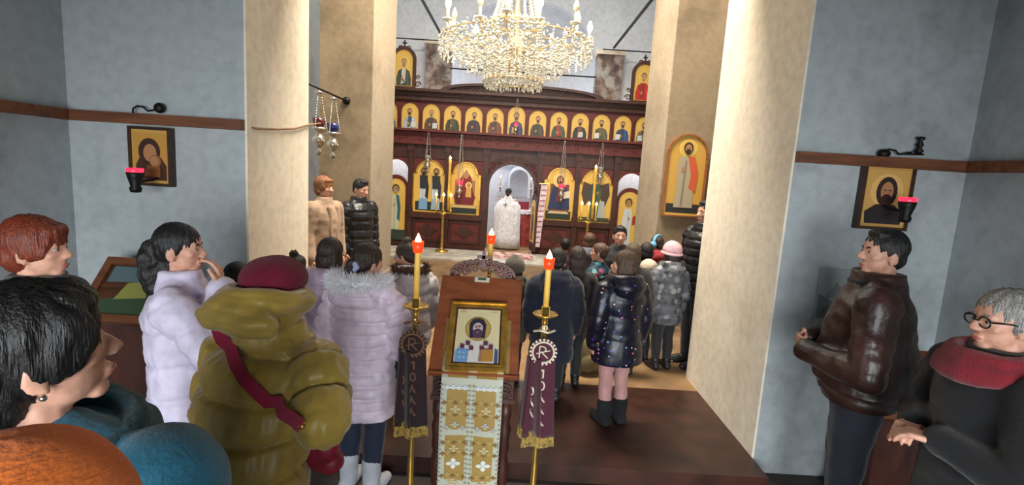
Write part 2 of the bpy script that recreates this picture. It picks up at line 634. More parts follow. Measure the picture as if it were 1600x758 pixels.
    # ---- hair: list of head-local ellipsoids / capsules fused and streaked
    def hair(s, style, col, vox=.009, amp=1., extra=()):
        A = {
            'short': [((0, -.085, .665), (.37, .435, .395)), ((0, -.26, .42), (.28, .21, .25)), ((.3, -.1, .55), (.08, .16, .18)), ((-.3, -.1, .55), (.08, .16, .18))],
            'pixie': [((0, -.08, .66), (.41, .47, .43)), ((0, -.24, .38), (.34, .28, .30)), ((.29, .0, .52), (.12, .26, .22)), ((-.29, .0, .52), (.12, .26, .22)), ((0, .2, .84), (.30, .2, .12))],
            'bob': [((0, -.09, .66), (.40, .46, .42)), ((0, -.22, .35), (.38, .28, .42)), ((.31, -.06, .35), (.10, .24, .38)), ((-.31, -.06, .35), (.10, .24, .38))],
            'long': [((0, -.09, .66), (.39, .46, .42)), ((0, -.27, .3), (.38, .24, .5)), ((0, -.33, -.2), (.36, .17, .55)), ((0, -.34, -.65), (.30, .12, .45)), ((.31, -.08, .3), (.09, .2, .42)), ((-.31, -.08, .3), (.09, .2, .42))],
            'pulled': [((0, -.085, .655), (.365, .445, .395)), ((0, -.24, .45), (.31, .24, .28)), ((.3, -.08, .55), (.075, .2, .2)), ((-.3, -.08, .55), (.075, .2, .2))],
        }
        mb = MB()
        for c, r in list(A[style]) + list(extra):
            m_ = MB(); m_.ell(c, r, seg=18, ring=12)
            mb.add([s.HM @ V(p) for p in m_.v], m_.f)
        me, c = fuse(mb, vox, 3)
        nn = normals(me, c)
        inv = np.array(s.HM.inverted())
        lp = c @ inv[:3, :3].T + inv[:3, 3]
        ph = np.arctan2(lp[:, 0], -lp[:, 1] - .1)
        st = np.sin(ph * 19 + 2.5 * np.sin(lp[:, 2] * 5 + ph * 3)) * .5 + np.sin(ph * 41 + 2 * np.sin(lp[:, 2] * 9)) * .3 + wob(lp, 5) * .6
        c = c + nn * (st * .016 * amp * s.hh)[:, None]
        put(me, c)
        return link('hair', me, hair_mat(col), s.root)

    def local(s, p):
        """head-local point in the person's own frame"""
        return s.HM @ V(p)

    # ---- coat: continuous garment around trunk and arms
    def coat(s, name, m, hem=.45, t=.02, flare=.0, quilt=None, hood=None, collar=.04, vox=.012, wrinkle=.006, sleeves=True, depth=1., extra=(), belly=0., cuff=.97, hoodz=.015):
        H = s.H; zs = s.zs; L = s.lean; W = s.wide
        mb = MB()
        hz = hem * H
        ctop = min(zs + .02 * H + collar * H, H - s.hh + .010 * H)
        prof = [(hz, .095 + flare, .072 + flare * .8), ((hz + .52 * H) / 2 if hem < .5 else hz + .02 * H, .1 + flare * .5, .076 + flare * .5), (.56 * H, .094, .072 + belly), (.64 * H, .093, .074 + belly * .7), (.74 * H, .104, .078), (zs - .02 * H, .103, .066), (zs + .018 * H, .072, .054), (zs + .02 * H + (ctop - zs - .02 * H) * .5, .05, .05), (ctop, .046, .046)]
        rr = []
        for z, rx, ry in prof:
            k = max(0, min(1, (z - .5 * H) / (zs - .5 * H)))
            tt = t * (1 if z < zs else .5)
            rr.append((0, L * k - .004 * H, z, rx * H * W + tt, (ry * H * W + tt) * depth))
        mb.erings(rr, 28)
        ra = [(.047 * H + t * .6) * W ** .5, (.040 * H + t * .6), (.031 * H + t * .5)]
        mb.cap(s.sh[-1] * .9 + V((0, L * .1, -.006 + zs * .1 - t * .6)), ra[0] * .9, s.sh[1] * .9 + V((0, L * .1, -.006 + zs * .1 - t * .6)), ra[0] * .9)
        for q in (-1, 1):
            mb.cap((q * .018 * H, L - .006 * H, zs + .028 * H), .036 * H, (q * s.sw * .85, L - .004, zs - .012 * H - t * .3), .040 * H + t * .45)
        if sleeves:
            for q in (-1, 1):
                sh, e, w, hd, pn = s.arm[q]
                sh = sh - V((0, 0, t * .5))
                mb.limb([(sh, ra[0]), (e, ra[1]), (e + (w - e) * cuff, ra[2])], 14)
        for c, r in extra:
            mb.ell(V(c) * H, tuple(x * H for x in r))
        if hood:
            k = hood if not isinstance(hood, bool) else 1.
            zc = zs + (.03 + hoodz) * H
            mb.ell((0, L - .075 * H, zs + hoodz * H), (.088 * H * k, .055 * H * k, .058 * H * k))
            pts = []
            for i in range(9):
                a = math.radians(-120 + 240 * i / 8)
                pts.append((V((.075 * H * k * math.sin(a), L - .012 * H - .07 * H * k * math.cos(a), zc + .012 * H * math.cos(a))), .030 * H * k))
            mb.limb(pts)
        me, c = fuse(mb, vox, 3)
        nn = normals(me, c)
        # which bone each point belongs to
        zz = c[:, 2]
        pr = np.array(rr)
        rx = np.interp(zz, pr[:, 2], pr[:, 3]); ry = np.interp(zz, pr[:, 2], pr[:, 4]); cy = np.interp(zz, pr[:, 2], pr[:, 1])
        best = np.hypot(c[:, 0] / rx, (c[:, 1] - cy) / ry)
        sp = zz - hz
        isarm = np.zeros(len(c), bool)
        if sleeves:
            for q in (-1, 1):
                sh, e, w, hd, pn = s.arm[q]
                d1, t1 = seg_dist(c, sh, e); d2, t2 = seg_dist(c, e, w)
                n1 = d1 / (ra[0] * .9); n2 = d2 / (ra[1] * .95)
                u_ = np.minimum(n1, n2)
                tt = np.where(n1 <= n2, t1, t2 + (e - sh).length)
                k = u_ < best
                sp = np.where(k, tt, sp); best = np.where(k, u_, best); isarm |= k
        disp = wrinkle * (wob(c, 9) * .5 + wob(c * np.array([1, 1, 2.2]), 22) * .5)
        if quilt:
            per, amp = quilt
            sw_ = sp + .10 * per * wob(c, 6)
            top = zz > zs + .03 * H
            pil = np.abs(np.sin(PI * sw_ / per)) ** .42 - .78
            ds = np.abs((sw_ / per + .5) % 1. - .5) * per
            pil = pil - .75 * np.exp(-(ds / (.007 + .03 * per)) ** 2)
            pil = np.where(top & ~isarm, 0, pil)
            disp = disp + amp * pil * (1 + .3 * wob(c, 13)) + amp * .20 * wob(c * np.array([1, 1, .35]), 80)
        c = c + nn * disp[:, None]
        put(me, c)
        s.coato = link(name, me, m, s.root)
        s.coat_bvh = None
        return s.coato

    def bvh(s):
        if s.coat_bvh is None:
            me = s.coato.data
            s.coat_bvh = BVHTree.FromPolygons([v.co.copy() for v in me.vertices], [tuple(p.vertices) for p in me.polygons])
        return s.coat_bvh

    def fur(s, m, pts, r, n=900, ln=.03, seedv=1):
        """fuzzy trim along a path"""
        rg = random.Random(seedv)
        mb = MB()
        pts = [V(p) for p in pts]
        mb.tube(pts, r, 10)
        for i in range(n):
            f = rg.random() * (len(pts) - 1); k = min(int(f), len(pts) - 2); p = pts[k].lerp(pts[k + 1], f - k)
            d = V((rg.gauss(0, 1), rg.gauss(0, 1), rg.gauss(0, 1) - .1)).normalized()
            tdir = (pts[k + 1] - pts[k]).normalized()
            d = (d - tdir * d.dot(tdir) * .7).normalized()
            a = p + d * r * .7; b = p + d * (r + ln * rg.uniform(.5, 1)) + V((rg.gauss(0, 1), rg.gauss(0, 1), rg.gauss(0, 1))) * ln * .25
            sd = d.orthogonal().normalized() * .004; s2 = d.cross(sd).normalized() * .004
            mb.add([a + sd, a - sd * .5 + s2, a - sd * .5 - s2, b], [(0, 1, 3), (1, 2, 3), (2, 0, 3), (0, 2, 1)])
        return mb.build('fur_trim', m, s.root, False)

    def trousers(s, m, r=1., low=.05, vox=.014):
        H = s.H; mb = MB()
        mb.erings([(0, 0, .46 * H, .075 * H * s.wide, .065 * H), (0, 0, .52 * H, .097 * H * s.wide, .072 * H), (0, s.lean * .2, .60 * H, .085 * H * s.wide, .065 * H)], 18)
        for q in (-1, 1):
            hx = q * .05 * H
            mb.limb([((hx, 0, .485 * H), .062 * H * r), ((hx * 1.02, .01, .275 * H), .044 * H * r), ((hx * 1.02, -.008, .17 * H), .041 * H * r), ((hx * 1.02, -.01, low * H), .032 * H * r)], 14)
        me, c = fuse(mb, vox, 2)
        nn = normals(me, c)
        c = c + nn * (.004 * wob(c * np.array([1, 1, 2.]), 16))[:, None]
        put(me, c)
        return link('trousers', me, m, s.root)

    def shoes(s, m, high=.08, sole=None, name='boot', k=1.):
        H = s.H
        for q in (-1, 1):
            hx = q * .051 * H; mb = MB()
            mb.limb([((hx, -.012 * H, .035 * H), .030 * H * k), ((hx, -.01 * H, high * H), .036 * H * k)], 12)
            mb.limb([((hx, -.03 * H, .028 * H), .028 * H * k), ((hx * 1.2, .05 * H, .024 * H), .026 * H * k), ((hx * 1.25, .085 * H, .021 * H), .020 * H * k)], 12)
            me, c = fuse(mb, .009, 2)
            c[:, 2] = np.maximum(c[:, 2], .003)
            put(me, c)
            link(name, me, m, s.root)


PAINT = painted('icon_paint')
BLACK = cloth('black_trousers', S(26, 25, 30))
SHOE = mat('dark_leather_shoe', S(24, 22, 22), .5, var=.1)
JEANS = cloth('dark_blue_denim', S(34, 42, 66))

# ================================================================== the church itself
NF = -.12                       # entrance floor, a step below the church floor
WALL = plaster('wall_plaster', S(176, 182, 184), S(108, 112, 112), .7)
JAMB = plaster('lit_jamb_plaster', S(244, 232, 212), S(204, 184, 154), .55)  # wall plaster lightened and warmed: light on the jambs put into the colour
PJAMB = plaster('lit_pier_side_plaster', S(174, 160, 140), S(134, 117, 94), .6)  # lighter copy of the pier plaster, the lit look of its sides painted in
PIER = plaster('pier_plaster', S(146, 128, 104), S(94, 80, 64), .8)  # dirty brownish plaster, darkened further so the pier front looks shaded
APSE = plaster('apse_plaster', S(214, 218, 224), S(170, 172, 176), .5)
FRES = plaster('fresco_remnants', S(176, 172, 166), S(120, 112, 108), .7, (S(84, 78, 78), S(124, 104, 94), S(158, 148, 140)))
RED = mat('red_brown_floor', S(62, 33, 22), .42, var=.25, scale=4, bump=.1, bscale=30)
BEIGE = mat('beige_carpet', S(136, 106, 72), .95, var=.14, scale=3, bump=.2, bscale=200)
STONE = mat('dark_stone_floor', S(66, 58, 52), .6, var=.3, scale=3, bump=.2, bscale=12)
RAIL = wood('rail_wood', S(84, 46, 26), S(128, 76, 44), .55, 3, (.8, 8, 8))
DARKWOOD = wood('dark_carved_wood', S(44, 21, 15), S(78, 38, 26), .45, 3, (4, 4, 1))
REDWOOD = wood('red_stained_wood', S(80, 26, 22), S(108, 40, 32), .5, 4, (1.5, 1.5, 3))
GOLD = mat('gold_leaf_frame', S(214, 168, 74), .32, metal=.75, var=.15, scale=20, bump=.1)
BRASS = mat('polished_brass', S(222, 180, 92), .25, metal=.9, var=.1, scale=12)
SILVER = mat('tarnished_silver', S(205, 198, 185), .25, metal=.95, var=.15, scale=14)
IRON = mat('black_iron', S(30, 28, 27), .5, metal=.6, var=.1)


def slab(name, a, b, m):
    return structure(MB().box(a, b).build(name, m))


# walls; the frontal wall with the wide opening stands at y 3.5
slab('wall_front_left', (-3.6, 3.5, NF), (-1.88, 4.5, 5.2), WALL)
slab('wall_front_right', (1.86, 3.42, NF), (3.6, 4.83, 5.2), WALL)
slab('wall_front_lintel', (-1.88, 3.5, 4.2), (1.86, 4.5, 5.2), WALL)
slab('wall_jamb_left', (-1.88, 3.495, NF), (-1.865, 4.52, 4.2), JAMB)  # thin sheet carrying the lightened jamb colour
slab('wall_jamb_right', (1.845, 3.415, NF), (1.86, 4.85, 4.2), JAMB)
slab('wall_entrance_left', (-3.35, -3.4, NF), (-3.1, 3.5, 4.4), WALL)
slab('wall_entrance_right', (3.02, -3.4, NF), (3.3, 3.42, 4.4), WALL)
slab('ceiling', (-3.35, -3.4, 4.4), (3.3, 3.5, 4.6), WALL)
slab('wall_back_left', (-3.35, -3.6, NF), (-1.7, -3.4, 4.4), WALL)
slab('wall_back_right', (1.7, -3.6, NF), (3.3, -3.4, 4.4), WALL)
slab('wall_back_lintel', (-1.7, -3.6, 2.9), (1.7, -3.4, 4.4), WALL)
slab('wall_aisle_left', (-3.75, 4.5, -.02), (-3.5, 16, 6.6), WALL)
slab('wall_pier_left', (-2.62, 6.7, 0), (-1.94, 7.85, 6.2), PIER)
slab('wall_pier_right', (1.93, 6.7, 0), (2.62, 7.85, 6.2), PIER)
slab('trim_pier_face_left', (-1.94, 6.702, 0), (-1.926, 7.86, 6.2), PJAMB)  # thin sheet carrying the lit side colour, not a moulding
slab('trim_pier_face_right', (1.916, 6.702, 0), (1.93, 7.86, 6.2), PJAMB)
MB().box((-1.98, 6.62, 0), (-1.90, 7.9, .34)).box((-2.66, 6.62, 0), (-1.98, 6.7, .34))
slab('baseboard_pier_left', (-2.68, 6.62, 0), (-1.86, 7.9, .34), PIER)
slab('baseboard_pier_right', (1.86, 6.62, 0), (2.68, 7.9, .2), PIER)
# right aisle wall with a tall bright window behind the pier
W_ = MB()
W_.box((3.5, 4.83, -.02), (3.75, 7.6, 6.6)).box((3.5, 9.2, -.02), (3.75, 16, 6.6)).box((3.5, 7.6, -.02), (3.75, 9.2, 1.1)).box((3.5, 7.6, 3.0), (3.75, 9.2, 6.6))
structure(W_.build('wall_aisle_right', WALL))
DAY = mat('daylit_window_glass', S(240, 236, 220), .3, var=0, emit=(S(255, 246, 222), 1.6))
slab('window_1', (3.66, 7.6, 1.1), (3.68, 9.2, 3.0), DAY)
m_ = MB()
for z in (1.1, 1.7, 2.3, 2.95):
    m_.box((3.62, 7.6, z), (3.66, 9.2, z + .05))
for y in (7.6, 8.37, 9.15):
    m_.box((3.62, y, 1.1), (3.66, y + .05, 3.0))
structure(m_.build('trim_window', DARKWOOD))
# floors
slab('floor', (-3.35, -3.6, NF - .2), (3.3, 3.5, NF), STONE)
slab('floor_platform', (-1.865, 3.16, NF), (1.845, 4.52, 0), RED)
slab('floor_nave', (-3.75, 4.52, -.2), (3.75, 16.2, 0), BEIGE)
slab('floor_chancel', (-3.5, 10.4, 0), (3.5, 11.78, .04), mat('pale_stone', S(186, 178, 164), .6, var=.15, scale=4, bump=.1))
# east wall with the apse arch
pts = [(-3.5, 0), (-1.78, 0), (-1.78, 4.85)]
for i in range(1, 24):
    a = PI - PI * i / 24
    pts.append((.02 + 1.8 * math.cos(a), 4.85 + 1.35 * math.sin(a)))
pts += [(1.82, 4.85), (1.82, 0), (3.5, 0), (3.5, 8), (-3.5, 8)]
structure(MB().prism(pts, 13.1, 13.4).build('wall_east', APSE))
for x0, x1, nm in ((-2.38, -1.78, 'left'), (1.82, 2.45, 'right')):
    slab('wall_pilaster_' + nm, (x0, 12.75, 0), (x1, 13.1, 4.92), FRES)
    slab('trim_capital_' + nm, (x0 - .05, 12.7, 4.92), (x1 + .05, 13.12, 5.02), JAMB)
rr = []
for i in range(25):
    a = PI - PI * i / 24
    rr.append([V((.02 + 1.8 * math.cos(a), 13.4 + 1.8 * math.sin(a), z)) for z in (0, 1, 2.2, 2.5, 4.85)] +
              [V((.02 + 1.8 * math.cos(a) * math.cos(b), 13.4 + 1.8 * math.sin(a) * math.cos(b), 4.85 + 1.35 * math.sin(b))) for b in (.25, .5, .75, 1., 1.25, 1.5)])
fs = [];  n_ = len(rr[0])
for i in range(24):
    for j in range(n_ - 1):
        fs.append((i * n_ + j, (i + 1) * n_ + j, (i + 1) * n_ + j + 1, i * n_ + j + 1))
structure(MB().add([p for r in rr for p in r], fs).build('wall_apse', APSE, None, 40))
# iron tie rods: two across the arches, two along the nave
for nm, a, b, r in (('across', (-1.8, 12.8, 4.38), (1.85, 12.8, 4.38), .018), ('across', (-3.5, 12.6, 4.97), (-2.0, 12.6, 4.97), .015), ('across', (1.9, 12.6, 5.0), (3.5, 12.6, 5.0), .015),
                    ('along', (-1.98, 7.6, 5.07), (-1.98, 12.8, 5.07), .03), ('along', (2.2, 7.6, 5.1), (2.2, 12.8, 5.1), .03)):
    structure(MB().tube([a, b], r, 8).build('trim_tie_rod', IRON))
# wooden rails
for nm, a, b in (('trim_1', (-3.1, 3.44, 2.125), (-1.88, 3.5, 2.195)), ('trim_2', (1.86, 3.36, 2.135), (3.02, 3.42, 2.205)),
                 ('trim_3', (-3.1, -3.4, 2.125), (-3.04, 3.5, 2.195)), ('trim_4', (2.96, -3.4, 2.135), (3.02, 3.42, 2.205))):
    slab(nm, a, b, RAIL)


# ------------------------------------------------------------------ painted icons
def arch(w, h, n=14, sh=0., x=0., z=0.):
    """outline of a round-headed panel, base at z; sh = shoulder inset"""
    r = w / 2 - sh
    pts = [(x - w / 2, z), (x + w / 2, z), (x + w / 2, z + h - r)]
    if sh:
        pts.append((x + r, z + h - r))
    for i in range(1, n):
        a = PI * i / n
        pts.append((x + r * math.cos(a), z + h - r + r * math.sin(a)))
    if sh:
        pts.append((x - r, z + h - r))
    pts.append((x - w / 2, z + h - r))
    return pts


def oval(x, z, rx, rz, n=18, a0=0, a1=2 * PI):
    full = abs(a1 - a0 - 2 * PI) < 1e-3
    return [(x + rx * math.cos(a0 + (a1 - a0) * i / (n if full else n - 1)), z + rz * math.sin(a0 + (a1 - a0) * i / (n if full else n - 1))) for i in range(n)]


GG = S(222, 180, 84); G2 = S(236, 204, 118); FLESH = S(176, 126, 84); DK = S(48, 36, 30); INK = S(96, 60, 34)


class Pic:
    """flat painting on a board: every layer lies a hair in front of the last"""
    def __init__(s, outline, depth=.03, ground=GG, step=.0012, m=None):
        s.mb = MB(); s.y = 0; s.step = step; s.m = m
        s.mb.prism(outline, -.0, depth, ground, m)

    def L(s, pts, c):
        s.y -= s.step
        vs = [V((x, s.y, z)) for x, z in pts]
        if s.m is not None:
            vs = [s.m @ p for p in vs]
        s.mb.add(vs, [tuple(range(len(pts)))], c)
        return s


def bust(pic, w, h, robe, inner, x=0., z=0., k=1., beard=DK, book=None, hairc=DK, dx=0.):
    """half-length saint: halo, hair, face, beard, shoulders, inner garment, hand, book"""
    hx = x + dx * w
    hz = z + .66 * h
    r = .17 * w * k
    pic.L(oval(hx, hz, r * 1.75, r * 1.75), G2); pic.L(oval(hx, hz, r * 1.62, r * 1.62), GG)
    pic.L([(x - .40 * w, z), (x + .40 * w, z), (x + .40 * w, z + .20 * h), (x + .30 * w, z + .40 * h), (x + .12 * w, z + .47 * h), (x - .12 * w, z + .47 * h), (x - .30 * w, z + .40 * h), (x - .40 * w, z + .20 * h)], robe)
    pic.L([(x - .11 * w, z + .47 * h), (x + .11 * w, z + .47 * h), (x + .07 * w, z + .1 * h), (x - .16 * w, z + .02 * h)], inner)
    pic.L([(x - .30 * w, z + .40 * h), (x - .26 * w, z + .42 * h), (x + .05 * w, z + .12 * h), (x + .0 * w, z + .08 * h)], tuple(c * .6 for c in robe))
    pic.L([(x + .12 * w, z + .44 * h), (x + .17 * w, z + .43 * h), (x + .26 * w, z), (x + .2 * w, z)], tuple(c * 1.7 for c in robe))
    pic.L([(hx - .5 * r, hz - r * 1.6), (hx + .5 * r, hz - r * 1.6), (hx + .5 * r, hz), (hx - .5 * r, hz)], FLESH)
    pic.L(oval(hx, hz + r * .16, r * .86, r * 1.02), hairc)
    pic.L(oval(hx, hz - r * .04, r * .70, r * .92), S(196, 146, 104))
    if beard:
        pic.L(oval(hx, hz - r * .74, r * .52, r * .5), beard)
    pic.L(oval(hx - r * .28, hz + r * .1, r * .13, r * .07, 8), DK); pic.L(oval(hx + r * .28, hz + r * .1, r * .13, r * .07, 8), DK)
    pic.L([(hx - r * .06, hz + r * .1), (hx + r * .06, hz + r * .1), (hx + r * .09, hz - r * .22), (hx - r * .09, hz - r * .22)], tuple(c * .7 for c in FLESH))
    if book:
        bx = x + book[1] * w
        pic.L([(bx - .14 * w, z + .04 * h), (bx + .14 * w, z + .06 * h), (bx + .14 * w, z + .27 * h), (bx - .14 * w, z + .25 * h)], book[0])
    pic.L(oval(x - .08 * w, z + .19 * h, .055 * w, .06 * h, 10), FLESH)


def standing(pic, w, h, robe, cloak, x=0., z=0., k=1., beard=DK, cloak_side=1, hem=None):
    """full-length saint, k = share of the panel width taken by the figure"""
    r = .085 * h
    hz = z + h - 1.2 * r
    pic.L(oval(x, hz, r * 1.6, r * 1.6), G2); pic.L(oval(x, hz, r * 1.46, r * 1.46), GG)
    b = w * k
    pic.L([(x - .30 * b, z), (x + .30 * b, z), (x + .26 * b, z + .35 * h), (x + .30 * b, z + .62 * h), (x + .22 * b, z + .78 * h), (x - .22 * b, z + .78 * h), (x - .30 * b, z + .62 * h), (x - .26 * b, z + .35 * h)], robe)
    c = cloak_side
    pic.L([(x + c * .02 * b, z + .79 * h), (x + c * .24 * b, z + .77 * h), (x + c * .38 * b, z + .55 * h), (x + c * .34 * b, z + .25 * h), (x + c * .12 * b, z + .3 * h), (x + c * .16 * b, z + .5 * h)], cloak)
    pic.L([(x - c * .05 * b, z + .72 * h), (x + c * .0 * b, z + .72 * h), (x - c * .04 * b, z + .02 * h), (x - c * .10 * b, z + .02 * h)], tuple(q * .6 for q in robe))
    if hem:
        pic.L([(x - .31 * b, z), (x + .31 * b, z), (x + .28 * b, z + .26 * h), (x - .27 * b, z + .26 * h)], hem)
    pic.L(oval(x - c * .10 * b, z + .58 * h, .06 * b, .04 * h, 8), FLESH)
    pic.L(oval(x, hz + r * .1, r * .85, r), DK); pic.L(oval(x, hz - r * .08, r * .62, r * .84), FLESH)
    if beard:
        pic.L(oval(x, hz - r * .6, r * .5, r * .5), beard)
    pic.L(oval(x - r * .25, hz + r * .08, r * .12, r * .07, 8), DK); pic.L(oval(x + r * .25, hz + r * .08, r * .12, r * .07, 8), DK)


def hang_icon(loc, outline, inner, pic_fn, label, group=None, frame=GOLD, rz=0., depth=.03, name='icon', rx=0., ground=GG, step=.0012, fd=.025):
    root = empty(name, loc, rz, label, 'icon', group)
    if rx:
        root.rotation_euler = (rx, 0, rz)
    pc = Pic(outline, depth, ground, step)
    pic_fn(pc)
    pc.mb.build('painted_panel', PAINT, root, fix=False)
    if inner is not None:
        MB().frame(inner, outline, -fd, depth).build('frame', frame, root, 30)
    return root


# ------------------------------------------------------------------ iconostasis
IY = 12.0
ico = empty('iconostasis', (0, IY, 0), 0, 'tall dark red carved wooden icon screen closing off the altar', 'iconostasis')


def ib(name, m, boxes, sm=False):
    mb = MB()
    for a, b in boxes:
        mb.box(a, b)
    return mb.build(name, m, ico, sm)


XL, XR = -3.46, 3.46
DL, DR, DC, DTOP = -.64, .46, -.09, 2.18


def wall_with_holes(name, x0, x1, z0, z1, holes, m, y0=0., y1=.1):
    """board with arched holes (x centre, width, base, top): columns between, arch-shaped infill above"""
    mb = MB(); x = x0
    for cx, w, b, t in sorted(holes):
        mb.box((x, y0, z0), (cx - w / 2, y1, z1))
        if b > z0:
            mb.box((cx - w / 2, y0, z0), (cx + w / 2, y1, b))
        r = w / 2; pr = (t - r); n = 12
        left = [(cx - r, z1), (cx - r, pr)] + [(cx + r * math.cos(PI - PI / 2 * i / n), pr + r * math.sin(PI - PI / 2 * i / n)) for i in range(1, n + 1)] + [(cx, z1)]
        right = [(2 * cx - p[0], p[1]) for p in left]
        mb.prism(left, y0, y1); mb.prism(right, y0, y1)
        x = cx + w / 2
    mb.box((x, y0, z0), (x1, y1, z1))
    return mb.build(name, m, ico)


MAIN = [(-2.045, .74), (-1.2, .66), (1.055, .66), (1.915, .76)]
SIDE = [(-2.86, .62), (2.76, .66)]
wall_with_holes('lower_screen', XL, XR, .10, 2.15, [(SIDE[0][0], SIDE[0][1], .10, 2.08), (DC, 1.10, .10, DTOP - .06), (SIDE[1][0], SIDE[1][1], .10, 2.08)], REDWOOD, 0, .10)
ib('plinth', DARKWOOD, [((XL, -.1, 0), (DL - .02, .1, .12)), ((DR + .02, -.1, 0), (XR, .1, .12))])
ib('frieze', DARKWOOD, [((XL, -.03, 2.15), (XR, .1, 2.5))])
ib('upper_screen', REDWOOD, [((XL, 0, 2.5), (XR, .1, 3.46))])
ib('lower_cornice', REDWOOD, [((XL, -.12, 2.50), (XR, 0, 2.74)), ((XL, -.30, 2.75), (XR, 0, 2.80)), ((XL, -.15, 2.46), (XR, 0, 2.50))])
ib('upper_cornice', DARKWOOD, [((XL, -.10, 3.46), (XR, .1, 3.56)), ((XL, -.16, 3.56), (XR, .1, 3.62)), ((XL, -.30, 3.64), (XR, .1, 3.70)), ((XL, -.2, 3.62), (XR, .1, 3.64))])
ib('sill', DARKWOOD, [((-2.52, -.10, .74), (DL - .02, 0, .86))])
ib('sill', DARKWOOD, [((DR + .02, -.10, .74), (2.38, 0, .86))])
for x in (-3.3, -2.5, -1.625, -.72, .56, 1.46, 2.37, 3.3):
    mb = MB(); mb.box((x - .06, -.07, .1), (x + .06, 0, 2.46)); mb.box((x - .08, -.09, 2.3), (x + .08, 0, 2.46)); mb.box((x - .08, -.09, .86), (x + .08, 0, .95))
    mb.build('post', DARKWOOD, ico)
for a, b in ((-2.42, -1.69), (-1.55, -.80), (.64, 1.38), (1.54, 2.29)):
    mb = MB()
    mb.frame([(a, .16), (b, .16), (b, .70), (a, .70)], [(a + .06, .22), (b - .06, .22), (b - .06, .64), (a + .06, .64)], -.03, 0)
    mb.prism([((a + b) / 2, .26), (b - .12, .43), ((a + b) / 2, .60), (a + .12, .43)], -.02, 0)
    mb.build('lower_panel', DARKWOOD, ico)
# scrolled carving over the royal door and on the crest
def scrolls(mb, cx, cz, r, y0=-.06, turns=1.4, flip=1, t=.013):
    pts = []
    for i in range(22):
        a = turns * 2 * PI * i / 21; q = r * (1 - .8 * i / 21)
        pts.append((cx + flip * q * math.cos(a), y0, cz + q * math.sin(a)))
    mb.tube(pts, [t * (1 - .4 * i / 21) for i in range(22)], 6)


mb = MB()
for i in range(13):
    a = PI * i / 12
    scrolls(mb, DC + .66 * math.cos(a), 1.62 + .62 * math.sin(a), .075, -.03, 1.3, 1 if i % 2 else -1)
mb.frame([(DC + .60 * math.cos(PI * i / 24), 1.60 + .58 * math.sin(PI * i / 24)) for i in range(25)] + [(DC - .60, .1), (DC + .60, .1)],
         [(DC + .53 * math.cos(PI * i / 24), 1.60 + .51 * math.sin(PI * i / 24)) for i in range(25)] + [(DC - .53, .1), (DC + .53, .1)], -.06, .0)
mb.build('door_arch_carving', DARKWOOD, ico)
CX = .03
crest = MB()
outl = [(CX + 1.9 * math.cos(PI * i / 30), 3.70 + .25 * math.sin(PI * i / 30) ** .8) for i in range(31)]
inn = [(CX + 1.72 * math.cos(PI * i / 30), 3.70 + .19 * math.sin(PI * i / 30) ** .8) for i in range(31)]
crest.frame(outl, inn, -.1, 0)
crest.prism(inn, -.02, .02)
for i in range(26):
    x = -1.45 + 2.9 * i / 25
    hh_ = .19 * (1 - (x / 1.72) ** 2) ** .5
    scrolls(crest, CX + x, 3.70 + hh_ * .5, .05 + .02 * (hh_ / .19), -.06, 1.3, 1 if i % 2 else -1, .01)
crest.build('carved_crest', DARKWOOD, ico)
mb = MB()
for i in range(15):
    x = -3.2 + i * .457
    mb.torus((x, -.125, 2.62), .05, .014, 14, 6, Matrix.Rotation(PI / 2, 4, 'X'))
    scrolls(mb, x + .16, 2.62, .05, -.125, 1.2, 1, .01); scrolls(mb, x + .29, 2.62, .05, -.125, 1.2, -1, .01)
mb.build('rosette_band', REDWOOD, ico)
# half-open leaf of the royal door, with its own small icon
leaf = empty('royal_door_leaf', (DR - .03, IY + .12, .12), math.radians(102), 'narrow carved door leaf with small gold icon standing open in the central arch', 'door')
o_ = arch(.50, 1.36); i_ = arch(.34, 1.0, z=.20)
MB().prism([(x - .25, z) for x, z in o_], -.02, .02).build('leaf_panel', DARKWOOD, leaf)
pc = Pic([(x - .25, z) for x, z in i_], .01, GG, .002, Matrix.Translation((0, .03, 0)) @ Matrix.Rotation(PI, 4, 'Z') @ Matrix.Translation((.5, 0, 0)))
standing(pc, .5, .8, S(110, 50, 40), S(46, 60, 90), -.25, .25, .6, None)
pc.mb.build('icon_panel', PAINT, leaf, fix=False)
mb = MB(); mb.ell((-.25, 0, 1.42), .035); mb.tube([(-.25, 0, 1.36), (-.25, 0, 1.54)], .014, 6); mb.tube([(-.31, 0, 1.50), (-.19, 0, 1.50)], .012, 6); mb.build('finial_cross', DARKWOOD, leaf)

